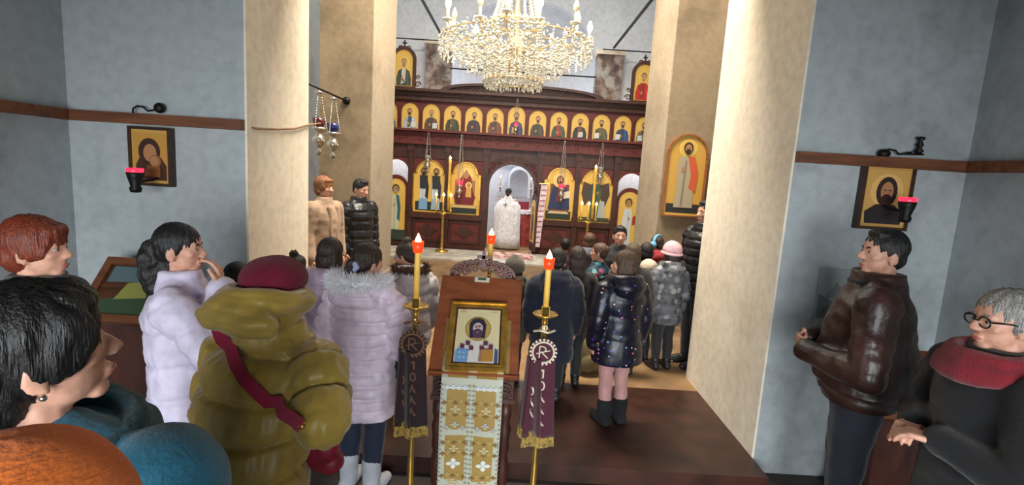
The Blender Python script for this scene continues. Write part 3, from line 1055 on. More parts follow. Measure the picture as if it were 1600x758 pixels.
# upper row of thirteen half-length saints
ROBES = [(S(58, 84, 104), S(90, 70, 60), None, 'blue-grey robe, half hidden by left pillar'), (S(176, 178, 180), S(70, 80, 92), (S(206, 204, 196), .2), 'pale grey robe holding an open scroll'), (S(98, 66, 44), S(70, 62, 60), (S(196, 198, 204), .22), 'brown robe with white scroll and bald head'),
         (S(56, 58, 40), S(96, 82, 50), None, 'dark olive robe, fourth panel from the left pillar'), (S(66, 42, 40), S(50, 46, 70), None, 'maroon-brown robe, fifth panel from the left pillar'), (S(110, 62, 38), S(66, 60, 66), None, 'russet robe just left of the middle panel'),
         (S(52, 58, 92), S(130, 52, 44), (S(190, 160, 90), -.1), 'blue cloak over red in the taller middle panel'), (S(72, 58, 46), S(50, 58, 50), None, 'dark brown robe just right of the middle panel'), (S(58, 76, 62), S(140, 60, 40), (S(150, 54, 40), .02), 'green robe holding a red book'),
         (S(50, 44, 46), S(110, 74, 62), (S(190, 190, 190), .05), 'black robe with small pale scroll'), (S(84, 86, 54), S(110, 90, 56), (S(206, 206, 202), -.24), 'olive robe with white book on its left'), (S(42, 74, 116), S(60, 58, 86), (S(206, 206, 204), -.26), 'bright blue robe with white book'), (S(130, 108, 70), S(80, 64, 50), (S(190, 206, 216), -.2), 'tan robe, half hidden by right pillar')]
for i, (rb, inn_, bk, tx) in enumerate(ROBES):
    x = -.07 + .497 * (i - 6)
    mid = i == 6
    hgt = .64 if mid else .58
    o_ = arch(.40, hgt); f_ = arch(.45, hgt + .03)
    f_ = [(px, pz - .012) for px, pz in f_]
    hang_icon((x, IY - .035, 2.815), o_, f_, lambda pc: bust(pc, .40, hgt, rb, inn_, 0, 0, 1.05 if mid else .92, S(120, 110, 100) if i == 2 else DK, bk, S(120, 110, 100) if i == 2 else DK, (.03, -.03, .0, .02, .02, 0, 0, .02, 0, 0, 0, 0, 0)[i]),
              'arched gold icon of a saint in ' + tx, 'icons in the upper row of the icon screen', REDWOOD, depth=.034, step=.002)


# large icons of the main row
def ic_two(pc):
    w, h = .70, 1.22
    pc.L([(-.33, .02), (.33, .02), (.33, .24), (-.33, .24)], S(40, 50, 42))
    for x, c in ((-.14, -1), (.16, 1)):
        standing(pc, .40, 1.0, S(200, 204, 206), S(38, 44, 46), x, .05, .85, DK, 1, S(120, 160, 196) if c < 0 else S(150, 168, 180))
        pc.L([(x - .08, .55), (x + .09, .55), (x + .1, .86), (x - .09, .86)], S(38, 44, 48))


def ic_mother(pc):
    pc.L([(-.30, .0), (.30, .0), (.30, .20), (-.30, .20)], S(34, 44, 36))
    pc.L([(-.24, .2), (.24, .2), (.24, .80), (-.24, .80)], S(160, 116, 62)); pc.L([(-.30, .14), (.30, .14), (.28, .2), (-.28, .2)], S(206, 180, 120))
    pc.L([(-.20, .22), (.20, .22), (.26, .40), (.17, .60), (-.17, .60), (-.26, .40)], S(112, 24, 34))
    pc.L(oval(.02, .93, .17, .17), G2); pc.L([(-.19, .5), (.2, .5), (.15, .86), (.02, 1.04), (-.1, .86)], S(128, 30, 38))
    pc.L(oval(.02, .92, .065, .085), FLESH); pc.L(oval(.09, .68, .08, .08), G2); pc.L(oval(.09, .68, .045, .055), FLESH); pc.L([(.02, .4), (.16, .4), (.15, .62), (.04, .62)], S(206, 160, 76))


def ic_christ(pc):
    pc.L([(-.30, .0), (.30, .0), (.30, .20), (-.30, .20)], S(40, 48, 36)); pc.L([(-.26, .14), (.26, .14), (.18, .22), (-.18, .22)], S(206, 186, 140))
    pc.L([(-.24, .2), (.24, .2), (.22, .84), (-.22, .84)], S(120, 62, 40))
    pc.L([(-.26, .24), (.26, .24), (.24, .50), (.16, .78), (-.16, .78), (-.22, .5)], S(34, 46, 84))
    pc.L([(-.04, .78), (.1, .78), (.08, .4), (-.06, .44)], S(130, 50, 40)); pc.L(oval(0, .93, .17, .17), G2)
    pc.L(oval(0, .93, .085, .115), DK); pc.L(oval(0, .93, .058, .085), FLESH); pc.L(oval(0, .87, .05, .05), DK)
    pc.L([(.1, .5), (.26, .54), (.25, .70), (.1, .66)], S(220, 206, 180))


def ic_angel(pc):
    for q in (-1, 1):
        pc.L([(q * .06, .86), (q * .30, .94), (q * .34, .66), (q * .24, .36), (q * .12, .56)], S(70, 50, 34))
    standing(pc, .52, 1.05, S(70, 92, 66), S(50, 66, 74), 0, .08, .85, None, -1)
    pc.L([(.06, .08), (.26, .08), (.22, .5), (.1, .5)], S(170, 176, 170)); pc.L([(-.36, 0), (.36, 0), (.36, .1), (-.36, .1)], S(60, 66, 44))


for (cx, w), fn, tx in zip(MAIN, (ic_two, ic_mother, ic_christ, ic_angel), ('two standing saints in dark and pale robes', 'a red-robed mother enthroned with a child', 'an enthroned bearded figure in dark blue', 'a dark-winged angel in a green tunic')):
    o_ = arch(w, 1.21, 16, .07); f_ = arch(w + .08, 1.25, 16, .07); f_ = [(px, pz - .02) for px, pz in f_]
    hang_icon((cx, IY - .035, .885), o_, f_, fn, 'large arched gold icon of ' + tx, 'large icons in the main row of the icon screen', GOLD, depth=.034, step=.002)


# side doors: arched leaves with icons, white light above
def ic_sideL(pc):
    standing(pc, .52, 1.2, S(196, 196, 160), S(50, 96, 116), 0, .2, .62, S(150, 140, 130), 1)
    pc.L([(-.30, .7), (-.1, .74), (-.12, 1.08), (-.28, 1.0)], S(56, 84, 110)); pc.L([(-.28, .05), (.28, .05), (.28, .3), (-.28, .3)], S(48, 60, 48))


def ic_sideR(pc):
    standing(pc, .52, 1.2, S(204, 210, 212), S(206, 210, 210), -.02, .2, .66, None, -1)
    pc.L([(.1, .75), (.22, .8), (.2, 1.0), (.1, .95)], S(160, 44, 40))


for (cx, w), fn, tx, tz in zip(SIDE, (ic_sideL, ic_sideR), ('blue and cream figure, left end of the icon screen', 'white-robed figure, right end of the icon screen'), (1.72, 1.74)):
    d = empty('side_door', (cx, IY + .045, .10), 0, 'low arched door painted with a ' + tx, 'door')
    o_ = arch(w - .04, tz - .1)
    MB().prism(o_, 0, .04).build('door_leaf', REDWOOD, d)
    pc = Pic(arch(w - .16, tz - .26, z=.06), .003, GG, .002, Matrix.Translation((0, -.004, 0)))
    fn(pc)
    pc.mb.build('icon_panel', PAINT, d, fix=False)

# framed icons standing on the cornice
def ic_topL(pc):
    bust(pc, .42, .80, S(64, 72, 62), S(196, 190, 176), 0, .02, .9, S(140, 130, 120), None, S(120, 110, 100))


def ic_topR(pc):
    bust(pc, .42, .80, S(186, 40, 34), S(150, 40, 36), 0, .02, .9, None, None)


for x, fn, tx in ((-2.73, ic_topL, 'grey-haired bishop on the left end of the cornice'), (2.8, ic_topR, 'young red-robed saint on the right end of the cornice')):
    o_ = arch(.42, .82); f_ = arch(.55, .94); f_ = [(px, pz - .05) for px, pz in f_]
    t = hang_icon((x, IY - .05, 3.755 if x < 0 else 3.755), o_, f_, fn, 'dark framed arched icon of a ' + tx, None, DARKWOOD, depth=.05, step=.002, fd=.04)
    mb = MB(); mb.box((-.015, 0, .88), (.015, .03, 1.03)); mb.box((-.05, 0, .95), (.05, .03, .98))
    for q in (-1, 1):
        scrolls(mb, q * .10, .86, .05, .01, 1.2, -q, .014); scrolls(mb, q * .33, .06, .07, .01, 1.3, q, .016); scrolls(mb, q * .32, .22, .05, .01, 1.3, q, .013)
    mb.build('crest_cross', DARKWOOD, t)

# ------------------------------------------------------------------ inside the altar
at = empty('altar_table', (.02, 13.5, 0), 0, 'altar table with white top cloth and red frontal inside the central arch', 'table')
MB().box((-.5, -.35, 0), (.5, .35, .94)).build('altar_frontal', mat('red_frontal', S(150, 60, 50), .8, var=.2, bump=.2), at)
mb = MB(); mb.box((-.54, -.39, .94), (.54, .39, .97))
for i in range(18):
    x = -.54 + .06 * i; mb.box((x, -.395, .86 + .015 * (i % 2)), (x + .06, -.385, .95))
mb.build('top_cloth', cloth('white_altar_cloth', S(226, 228, 232)), at)
for i, (x, z) in enumerate(((-.42, .5), (.40, .5))):
    c = empty('altar_candlestick', (.02 + x, 13.42, .972), 0, 'tall silver candlestick with lit candle on the %s end of the altar' % ('left', 'right')[i], 'candlestick', 'candlesticks on the altar')
    MB().lathe([(.07, 0), (.06, .02), (.02, .05), (.03, .12), (.015, .2), (.035, .3), (.014, .4), (.03, .5), (.05, .56), (.0, .57)], seg=14).build('stick', SILVER, c, True)
    MB().lathe([(.014, .565), (.014, .80), (0, .80)], seg=10).build('candle', mat('cream_wax', S(236, 220, 180), .5, var=.05), c, True)
    MB().lathe([(.002, .80), (.016, .825), (.010, .85), (0, .885)], seg=10).build('flame', mat('candle_flame', S(255, 210, 120), .5, var=0, emit=(S(255, 214, 130), 14)), c, True)
bk = empty('gospel_book', (.25, 13.30, 1.02), 0, 'small red book standing on the white altar cloth', 'book')
MB().box((-.14, 0, -.048), (.14, .05, .16)).build('cover', mat('red_leather', S(150, 30, 44), .5, var=.1), bk)
MB().box((-.125, .008, -.04), (.146, .042, .152)).build('pages', mat('page_edges', S(230, 222, 200), .8, var=.05), bk)
slab('window_2', (-.55, 15.02, 2.35), (.62, 15.05, 2.95), mat('apse_window_glass', S(220, 236, 250), .3, var=0, emit=(S(206, 230, 255), 2.6)))
structure(MB().frame([(-.65, 2.25), (.72, 2.25), (.72, 3.05), (-.65, 3.05)], [(-.55, 2.35), (.62, 2.35), (.62, 2.95), (-.55, 2.95)], 14.98, 15.06).build('trim_apse_window', APSE))
structure(MB().frame(arch(.66, .92, x=.1, z=1.2), arch(.54, .82, x=.1, z=1.2), 14.9, 15.1).build('trim_apse_niche', APSE))
rug = MB().box((-.55, 10.9, .041), (.5, 11.75, .052)).build('rug', mat('red_white_rug', S(190, 170, 160), .9, var=.5, scale=9, alt=S(140, 40, 36)))
tag(rug, 'small red and white rug before the central arch', 'rug')
# embroidered band hung beside the royal door
bd = empty('embroidered_band', (0, 0, 0), 0, 'long pale pink woven band with dark bars hanging right of central arch', 'banner')
a = P(851, 288, 11.80); b = P(838, 386, 11.70)
ax = (b - a)
m1 = MB()
sx = V((1, 0, .05)).normalized() * .075
for i in range(24):
    p = a + ax * (i / 24); q = a + ax * ((i + 1) / 24)
    dy = V((0, .012 * math.sin(i * .8), 0)); dy2 = V((0, .012 * math.sin((i + 1) * .8), 0))
    m1.loft([[p - sx + dy, p + sx + dy, p + sx + dy + V((0, .012, 0)), p - sx + dy + V((0, .012, 0))], [q - sx + dy2, q + sx + dy2, q + sx + dy2 + V((0, .012, 0)), q - sx + dy2 + V((0, .012, 0))]])
    if i % 2 == 0:
        m2 = MB(); m2.loft([[p - sx * .8 + dy - V((0, .006, 0)), p + sx * .8 + dy - V((0, .006, 0)), p + sx * .8 + dy, p - sx * .8 + dy], [p.lerp(q, .45) - sx * .8 + dy2 - V((0, .006, 0)), p.lerp(q, .45) + sx * .8 + dy2 - V((0, .006, 0)), p.lerp(q, .45) + sx * .8 + dy2, p.lerp(q, .45) - sx * .8 + dy2]]); m2.build('woven_bar', cloth('mauve_thread', S(150, 104, 116)), bd)
m1.build('band_cloth', cloth('pale_pink_weave', S(214, 190, 196)), bd)
MB().tube([a + V((-.12, .02, .01)), a + V((.12, .02, .01))], .014, 8).build('hanging_rod', BRASS, bd)

# ------------------------------------------------------------------ tall candelabra before the screen
FLAME = MATS['candle_flame']
WAX = mat('yellow_beeswax', S(232, 186, 84), .45, var=.08, scale=10, emit=(S(232, 170, 60), .08))  # slight emission gives the wax a painted-in glow


def flame(parent, c, h, r, name='flame'):
    return MB().lathe([(.1 * r, 0), (r, .3 * h), (.75 * r, .55 * h), (.3 * r, .8 * h), (0, h)], c, 12).build(name, FLAME, parent, True)


def candelabrum(u, utop, y, label):
    b = P(u, 388, y); b.z = .04 if 10.4 < y < 11.78 else 0
    r = empty('candelabrum', b, 0, label, 'candle stand', 'tall candle stands before the icon screen')
    prof = [(.16, 0), (.15, .03), (.06, .07)]
    for i in range(11):
        z = .10 + i * .065
        prof += [(.020, z), (.038, z + .033)]
    prof += [(.02, .83), (.06, .86), (.09, .88), (.03, .90), (0, .905)]
    MB().lathe(prof, seg=14).build('twisted_stem', BRASS, r, True)
    mb = MB()
    for dx in (-.165, 0, .165):
        mb.lathe([(.012, .89), (.012, .93), (.05, .95), (.055, .962), (0, .962)], (dx, 0, 0), 12)
    mb.tube([(-.165, 0, .90), (.165, 0, .90)], .012, 8)
    mb.build('candle_arm', BRASS, r, True)
    mb = MB()
    for dx in (-.165, 0, .165):
        k = MB().lathe([(.014, .962), (.014, 1.27), (0, 1.275)], (dx, 0, 0), 10).build('candle', WAX, r, True)
        flame(r, (dx, 0, 1.27), .085, .030)
    MB().lathe([(.03, .962), (.03, 2.0), (.036, 2.02), (.036, 2.1), (0, 2.1)], (.10, .09, 0), 12).build('tall_candle', WAX, r, True)
    flame(r, (.10, .09, 2.1), .085, .03)
    return r


candelabrum(690, 245, 11.3, 'tall brass candle stand with three low flames between the left large icons')
candelabrum(915, 258, 11.3, 'tall brass candle stand with three low flames before the angel icon')


def vigil_lamp(loc, chain, glass, label, group=None, k=1., metal=SILVER, lit=True):
    r = empty('vigil_lamp', loc, 0, label, 'oil lamp', group)
    mb = MB()
    mb.lathe([(0, -.20 * k), (.018 * k, -.19 * k), (.026 * k, -.165 * k), (.012 * k, -.14 * k), (.045 * k, -.10 * k), (.06 * k, -.07 * k), (.035 * k, -.035 * k), (.022 * k, -.02 * k), (.05 * k, 0), (.062 * k, .02 * k), (.058 * k, .03 * k), (0, .025 * k)], seg=18)
    mb.build('lamp_bowl', metal, r, True)
    MB().lathe([(.03 * k, .022 * k), (.046 * k, .06 * k), (.05 * k, .105 * k), (.046 * k, .105 * k), (.03 * k, .05 * k), (0, .045 * k)], seg=16).build('glass_cup', glass, r, True)
    if chain > 0:
        for i in range(3):
            a = 2 * PI * i / 3 + .4
            p0 = V((.06 * k * math.cos(a), .06 * k * math.sin(a), .02 * k)); p1 = V((.015 * k * math.cos(a), .015 * k * math.sin(a), chain))
            mb = MB(); n = max(6, int((p1 - p0).length / (.022 * k)))
            for j in range(n + 1):
                mb.ell(p0.lerp(p1, j / n), (.006 * k, .006 * k, .013 * k), seg=6, ring=5)
            mb.build('chain', metal, r, True)
        MB().lathe([(0, chain - .01), (.035 * k, chain), (.03 * k, chain + .015), (.006, chain + .03), (.006, chain + .05), (0, chain + .05)], seg=14).build('chain_cap', metal, r, True)
    return r


REDG = mat('lit_red_glass', S(220, 30, 50), .2, var=0, emit=(S(255, 40, 70), 2.2))
BLUEG = mat('blue_glass', S(40, 44, 110), .15, var=0, trans=.3)
PURG = mat('dark_red_glass', S(90, 24, 40), .15, var=0, trans=.3)
for u, v, tx in ((718, 292, 'silver hanging lamp with red glass before the enthroned mother icon'), (877, 297, 'silver hanging lamp with red glass before the blue-robed enthroned icon')):
    q = P(u, v, 11.77); vigil_lamp(q, 2.71 - q.z, REDG, tx, 'hanging lamps before the icon screen', 1.35)
for u, v, tx in ((668, 252, 'small silver lamp hanging high over the two-saints icon'), (938, 270, 'small silver lamp hanging high over the angel icon')):
    q = P(u, v, 11.77); vigil_lamp(q, 2.71 - q.z, mat('clear_glass', S(210, 206, 190), .1, var=0, trans=.6), tx, 'hanging lamps before the icon screen', 1.3)
q = P(806, 199, 11.77)
vigil_lamp(q, 3.60 - q.z, REDG, 'small lit red lamp before the middle icon of the upper row', 'hanging lamps before the icon screen', .9)
# bracket with two silver lamps by the left pier
e0 = P(540, 157, 6.66); e1 = P(482, 131, 5.9)
br = empty('lamp_bracket', e0, 0, 'thin iron rod bracket reaching out from the left pier', 'bracket')
MB().tube([(0, 0, 0), e1 - e0], .012, 8).build('rod', IRON, br, True)
MB().lathe([(.05, -.0), (.05, .02), (.02, .04), (0, .04)], (0, .04, 0), 14, m=Matrix.Rotation(PI / 2, 4, 'X')).build('wall_plate', IRON, br, True)
# a cross arm carrying the lamps
l2 = e0.lerp(e1, .36); l1 = e0.lerp(e1, .74)
for lp, vv, g, tx in ((l2, 212, BLUEG, 'silver hanging lamp with blue glass on the pier bracket'), (l1, 206, PURG, 'silver hanging lamp with dark red glass beside the left jamb')):
    q = V((lp.x, lp.y, P(518, vv, lp.y).z)); vigil_lamp(q, lp.z - q.z - .05, g, tx, 'hanging lamps on the left pier bracket', 1.45)
# cable across the left jamb
a = P(391, 201, 3.5); mb = MB()
pts = [V((-1.9, 3.47, 2.16)), V((-1.855, 3.6, 2.15)), V((-1.85, 3.9, 2.17)), V((-1.85, 4.2, 2.20)), V((-1.85, 4.5, 2.26)), V((-2.1, 5.4, 2.34))]
o = mb.tube(pts, .008, 8).build('cable', mat('tan_cable', S(150, 118, 84), .6), None, True)
tag(o, 'thin brown cable sagging across the bright left jamb', 'cable')

# ------------------------------------------------------------------ arched icon on the right pier
p0 = P(1034, 336, 6.66)
def ic_saint(pc):
    pc.L(arch(.48, 1.0, 16, 0, 0, .02), S(206, 158, 70))
    pc.L([(-.22, .03), (.22, .03), (.22, .15), (-.22, .15)], S(44, 42, 38))
    standing(pc, .44, .86, S(176, 160, 132), S(206, 92, 52), -.0, .10, .95, S(58, 40, 28), 1)
o_ = arch(.48, 1.04); f_ = arch(.54, 1.08); f_ = [(x, z - .02) for x, z in f_]
ctr = (P(1034, 336, 6.66) + P(1094, 341, 6.66)) / 2
hang_icon((ctr.x, 6.655, ctr.z + .02), o_, f_, ic_saint, 'arched gold icon of a standing saint with orange cloak on right pier', None, wood('icon_frame_wood', S(120, 68, 34), S(160, 100, 50), .5), depth=.04, step=.0015, fd=.02)


# ------------------------------------------------------------------ icons, lamps and brackets on the frontal walls
def ic_madonna(pc):
    w, h = .27, .36
    pc.L([(-.115, .02), (.115, .02), (.115, .34), (-.115, .34)], S(196, 146, 62))
    pc.L([(-.10, .02), (.11, .02), (.11, .12), (.07, .18), (-.06, .2), (-.10, .12)], S(70, 40, 26))
    pc.L(oval(-.005, .215, .075, .09), S(58, 34, 24)); pc.L(oval(-.0, .205, .045, .06), FLESH); pc.L(oval(.035, .15, .04, .045), S(150, 98, 56)); pc.L(oval(.03, .15, .028, .035), FLESH)
    pc.L([(-.04, .05), (.07, .04), (.07, .11), (-.02, .12)], S(150, 92, 44))


def ic_pantocrator(pc):
    w, h = .32, .40
    pc.L([(-.14, .02), (.14, .02), (.14, .38), (-.14, .38)], S(206, 164, 88))
    pc.L(oval(0, .24, .11, .115), S(226, 184, 106))
    pc.L([(-.12, .02), (.12, .02), (.13, .1), (.06, .15), (-.06, .15), (-.13, .1)], S(40, 34, 34))
    pc.L(oval(0, .235, .07, .1), S(46, 30, 22)); pc.L(oval(0, .235, .042, .066), FLESH); pc.L(oval(0, .175, .038, .045), S(56, 36, 26))
    pc.L(oval(-.016, .245, .01, .005, 8), DK); pc.L(oval(.016, .245, .01, .005, 8), DK)


def rect(w, h):
    return [(-w / 2, 0), (w / 2, 0), (w / 2, h), (-w / 2, h)]


a = P(206, 284, 3.45); b = P(266, 288, 3.45)
t = hang_icon(((a.x + b.x) / 2, 3.455, (a.z + b.z) / 2), rect(.25, .36), [(-.145, -.02), (.145, -.02), (.145, .38), (-.145, .38)], ic_madonna, 'small gold icon of a mother and child on left wall under rail', None, wood('dark_frame_wood', S(40, 26, 18), S(70, 46, 28), .4), depth=.04, fd=.012, ground=S(206, 160, 80))
a = P(1340, 352, 3.37); b = P(1414, 357, 3.37)
t = hang_icon(((a.x + b.x) / 2, 3.375, (a.z + b.z) / 2), rect(.30, .40), [(-.17, -.02), (.17, -.02), (.17, .42), (-.17, .42)], ic_pantocrator, 'gold icon of a bearded face on right wall under rail', None, MATS.get('x') or bpy.data.materials['dark_frame_wood'], depth=.04, fd=.012, ground=S(200, 150, 80))


def wall_lamp(u, v, y, label, lb):
    q = P(u, v, y)
    r = empty('vigil_lamp', q, 0, label, 'oil lamp')
    MB().lathe([(0, -.13), (.03, -.125), (.036, -.10), (.028, -.085), (.044, -.03), (.05, .0), (.046, .004), (0, -.005)], seg=18).build('lamp_holder', IRON, r, True)
    MB().lathe([(.03, -.02), (.046, .0), (.05, .028), (.045, .03), (.03, .0), (0, -.005)], seg=16).build('glass_cup', REDG, r, True)
    w = 3.5 if q.x < 0 else 3.42
    MB().tube([(0, .02, -.06), (0, (w - q.y) * .6, -.05), (0, w - q.y, -.02)], .008, 8).build('wall_arm', IRON, r, True)
    return r


wall_lamp(211, 270, 3.25, 'small lit red lamp on the left wall icon of a mother', 0)
wall_lamp(1418, 316, 3.17, 'small lit red lamp on the right wall icon of a bearded face', 0)


def rail_bracket(u, v, y, label, d, k=1.):
    q = P(u, v, y); q.z = 2.195 if u < 800 else 2.205
    r = empty('rail_bracket', q, 0, label, 'bracket')
    mb = MB()
    mb.tube([(0, 0, .0), (0, 0, .03), (d * .03, 0, .05), (d * .07, 0, .045), (d * .10, 0, .02), (d * .14, 0, .03), (d * .18, 0, .04)], .006, 8)
    mb.build('scroll', IRON, r, True)
    return r, q


r, q = rail_bracket(208, 180, 3.46, 'curly iron bracket with round knob on the left rail', 1)
mb = MB(); mb.ell((.18, 0, .045), (.035, .028, .035)); mb.build('knob', IRON, r, True)
r, q = rail_bracket(1380, 250, 3.38, 'curly iron bracket with small spindle lamp on the right rail', 1)
mb = MB(); mb.ell((-.0, 0, .02), (.04, .03, .03)); mb.tube([(.10, 0, .022), (.26, 0, .03)], .006, 8); mb.lathe([(.012, .03), (.028, .05), (.012, .07), (.022, .09), (.01, .115), (.026, .13), (.022, .14), (0, .145)], (.225, 0, 0), 12); mb.build('spindle', IRON, r, True)
# printed landscape sheet on the right wall
a = P(1270, 500, 3.41); b = P(1342, 422, 3.41)
pp = empty('print', (a.x + (b.x - a.x) / 2, 3.412, a.z), 0, 'grey landscape print on the right wall behind leather jacket', 'picture')
W2 = b.x - a.x; H2 = b.z - a.z
pc = Pic(rect(W2, H2), .006, S(150, 156, 156), .0006)
pc.L([(-.45 * W2, .04 * H2), (.45 * W2, .04 * H2), (.45 * W2, .35 * H2), (.2 * W2, .5 * H2), (-.1 * W2, .38 * H2), (-.45 * W2, .52 * H2)], S(98, 108, 108))
pc.L([(-.3 * W2, .42 * H2), (0, .75 * H2), (.25 * W2, .5 * H2), (.1 * W2, .44 * H2)], S(120, 128, 130)); pc.L([(-.4 * W2, .1 * H2), (.3 * W2, .1 * H2), (.1 * W2, .28 * H2), (-.3 * W2, .25 * H2)], S(78, 90, 88))
pc.mb.build('sheet', PAINT, pp, fix=False)


# ------------------------------------------------------------------ corner lecterns
def corner_lectern(x, y, z, rz, label, plabel, gold, greens):
    r = empty('icon_stand', (x, y, NF), rz, label, 'icon stand')
    h = z - NF
    mb = MB(); mb.box((-.22, -.02, .06), (.22, .24, h - .06)); mb.box((-.25, -.05, 0), (.25, .27, .06)); mb.box((-.24, -.04, h - .08), (.24, .26, h - .04))
    mb.build('cabinet', DARKWOOD, r)
    T = Matrix.Translation((0, -.06, h - .02)) @ Matrix.Rotation(math.radians(-42), 4, 'X')
    mb = MB(); mb.frame([(-.27, 0), (.27, 0), (.27, .46), (-.27, .46)], [(-.22, .05), (.22, .05), (.22, .41), (-.22, .41)], -.02, .02, m=T); mb.box((-.25, 0, .02), (.25, .015, .44), m=T)
    mb.build('sloping_frame', RAIL, r)
    pc = Pic([(-.22, .05), (.22, .05), (.22, .41), (-.22, .41)], .008, gold, .001, T)
    for g, pts in greens:
        pc.L(pts, g)
    pc.mb.build('picture', PAINT, r, fix=False)


corner_lectern(-2.42, 3.04, .90, 0, 'dark wooden stand with sloping picture in the left corner', '', S(96, 104, 84), [(S(60, 80, 56), [(-.2, .06), (.2, .06), (.2, .2), (-.2, .16)]), (S(150, 148, 76), [(-.1, .16), (.1, .18), (.06, .30), (-.06, .28)]), (S(96, 116, 120), [(-.2, .28), (.2, .3), (.2, .4), (-.2, .4)])])
corner_lectern(2.56, 2.95, .62, 0, 'dark wooden stand with sloping gold picture in the right corner', '', S(176, 140, 70), [(S(120, 80, 40), [(-.12, .08), (.12, .08), (.1, .3), (-.1, .3)])])
# ------------------------------------------------------------------ main lectern
A0 = P(665, 580, 2.6); A1 = P(808, 590, 2.6); B0 = P(695, 430, 3.02); B1 = P(817, 437, 3.02)
lx = (A0.x + A1.x + B0.x + B1.x) / 4
lw = ((A1.x - A0.x) + (B1.x - B0.x)) / 4
lz0 = (A0.z + A1.z) / 2; lz1 = (B0.z + B1.z) / 2
LWOOD = wood('lectern_board_wood', S(118, 62, 36), S(150, 84, 52), .42, 3, (2, 9, 2))
lec = empty('lectern', (lx, 2.6, NF), 0, 'carved wooden lectern with sloping reddish board in the middle aisle', 'lectern')
z0 = lz0 - NF; z1 = lz1 - NF; dy = .42
sl = math.atan2(z1 - z0, dy); ln = math.hypot(z1 - z0, dy)
T = Matrix.Rotation(sl - PI / 2, 4, 'X')       # local x right, z up the board, -y out of it
T = Matrix.Translation((0, 0, z0)) @ T
mb = MB(); mb.box((-lw, 0, 0), (lw, .025, ln), m=T); mb.box((-lw, -.02, -.012), (lw, .025, .0), m=T)
mb.build('sloping_board', LWOOD, lec)
mb = MB(); mb.box((-lw + .02, .05, z0 - .16), (lw - .02, .44, z0 - .03)); mb.box((-lw + .01, .04, z0 - .18), (lw - .01, .45, z0 - .155)); mb.box((-lw + .01, .04, z0 - .035), (lw - .01, .45, z0 - .02))
for q in (-1, 1):
    mb.prism([(.06, z0 - .03), (.44, z0 - .03), (.44, z1 - .09), (.40, z1 - .08)], -lw + .03 if q < 0 else lw - .05, -lw + .05 if q < 0 else lw - .03, m=Matrix.Rotation(PI / 2, 4, 'Z') @ Matrix.Scale(-1, 4, (0, 1, 0)))
mb.build('desk_box', DARKWOOD, lec)
for q in (-1, 1):
    mb = MB()
    for k in range(5):
        scrolls(mb, q * (lw - .06 - (k % 2) * .05), z0 - .14 + .022 * k, .028, .045, 1.3, q, .007)
    scrolls(mb, q * (lw - .06), z0 - .10, .04, .045, 1.4, -q, .008)
    mb.build('carved_scroll', DARKWOOD, lec)
prof = [(.035, 0), (.04, .05), (.028, .08), (.038, .14), (.024, .2), (.032, .32), (.036, .40), (.024, .46), (.034, .5), (.03, .56), (.038, .62), (.026, .66), (.036, .70), (.034, z0 - .18)]
for qx in (-1, 1):
    for yy in (.09, .40):
        MB().lathe(prof, (qx * (lw - .055), yy, 0), 14).build('leg', DARKWOOD, lec, True)
MB().box((-lw + .03, .06, .10), (lw - .03, .43, .15)).build('shelf', DARKWOOD, lec)
# carved crown behind the upper edge
mb = MB(); zc = z1 + .01; yc = .455
for i in range(15):
    a = PI * i / 14
    scrolls(mb, .17 * math.cos(a) + .0, zc - .01 + .075 * math.sin(a), .032, yc, 1.3, 1 if math.cos(a) > 0 else -1, .008)
    if i % 2: scrolls(mb, .11 * math.cos(a), zc + .035 * math.sin(a), .026, yc, 1.3, -1 if math.cos(a) > 0 else 1, .007)
mb.tube([(.20 * math.cos(PI * i / 16), yc + .005, zc - .03 + .10 * math.sin(PI * i / 16)) for i in range(17)], .010, 8)
mb.box((-.01, yc - .006, zc + .05), (.01, yc + .012, zc + .15)); mb.box((-.04, yc - .006, zc + .10), (.04, yc + .012, zc + .12))
mb.box((-lw + .02, yc - .01, zc - .06), (lw - .02, yc + .015, zc - .02))
mb.build('carved_crown', wood('crown_wood', S(70, 30, 22), S(104, 52, 38), .4, 4), lec)
# little white clip with green plate at the top edge
mb = MB(); mb.box((-.045, -.012, ln - .035), (.045, 0, ln - .008), S(222, 214, 196), T); mb.box((-.025, -.016, ln - .028), (.025, -.012, ln - .014), S(70, 90, 66), T)
mb.build('top_plate', PAINT, lec)
MBX = Matrix.Translation(lec.location)

# icon resting on the board
ic = empty('icon', lec.location.copy(), 0, 'gold framed icon of a bearded bishop lying on the lectern board', 'icon')
I0 = P(697, 577, 2.6).x - lx; I1 = P(789, 583, 2.6).x - lx; I2 = P(708, 475, 2.9).x - lx; I3 = P(796, 481, 2.9).x - lx
icx = (I0 + I1 + I2 + I3) / 4; icw = (I1 - I0 + I3 - I2) / 2; ich = ln * .66
TI = T @ Matrix.Translation((icx, -.035, .012)) @ Matrix.Rotation(-.02, 4, 'Y')
w, h = icw, ich
fw_ = .032
mb = MB()
ol = [(-w / 2, 0), (w / 2, 0), (w / 2, h), (-w / 2, h)]; i1 = [(-w / 2 + fw_, fw_), (w / 2 - fw_, fw_), (w / 2 - fw_, h - fw_), (-w / 2 + fw_, h - fw_)]
md = [(-w / 2 + .01, .01), (w / 2 - .01, .01), (w / 2 - .01, h - .01), (-w / 2 + .01, h - .01)]
mb.frame(ol, md, -.018, .03, m=TI); mb.frame(md, i1, -.010, .03, m=TI)
mb.build('frame', GOLD, ic)
mb = MB(); i2 = [(x * .93, .0 + (z - h / 2) * .95 + h / 2) for x, z in i1]
mb.frame(i1, i2, -.002, .02, m=TI); mb.build('inner_border', mat('maroon_border', S(74, 30, 28), .5), ic)
w2 = (i2[1][0] - i2[0][0]); h2 = i2[2][1] - i2[0][1]; zb = i2[0][1]
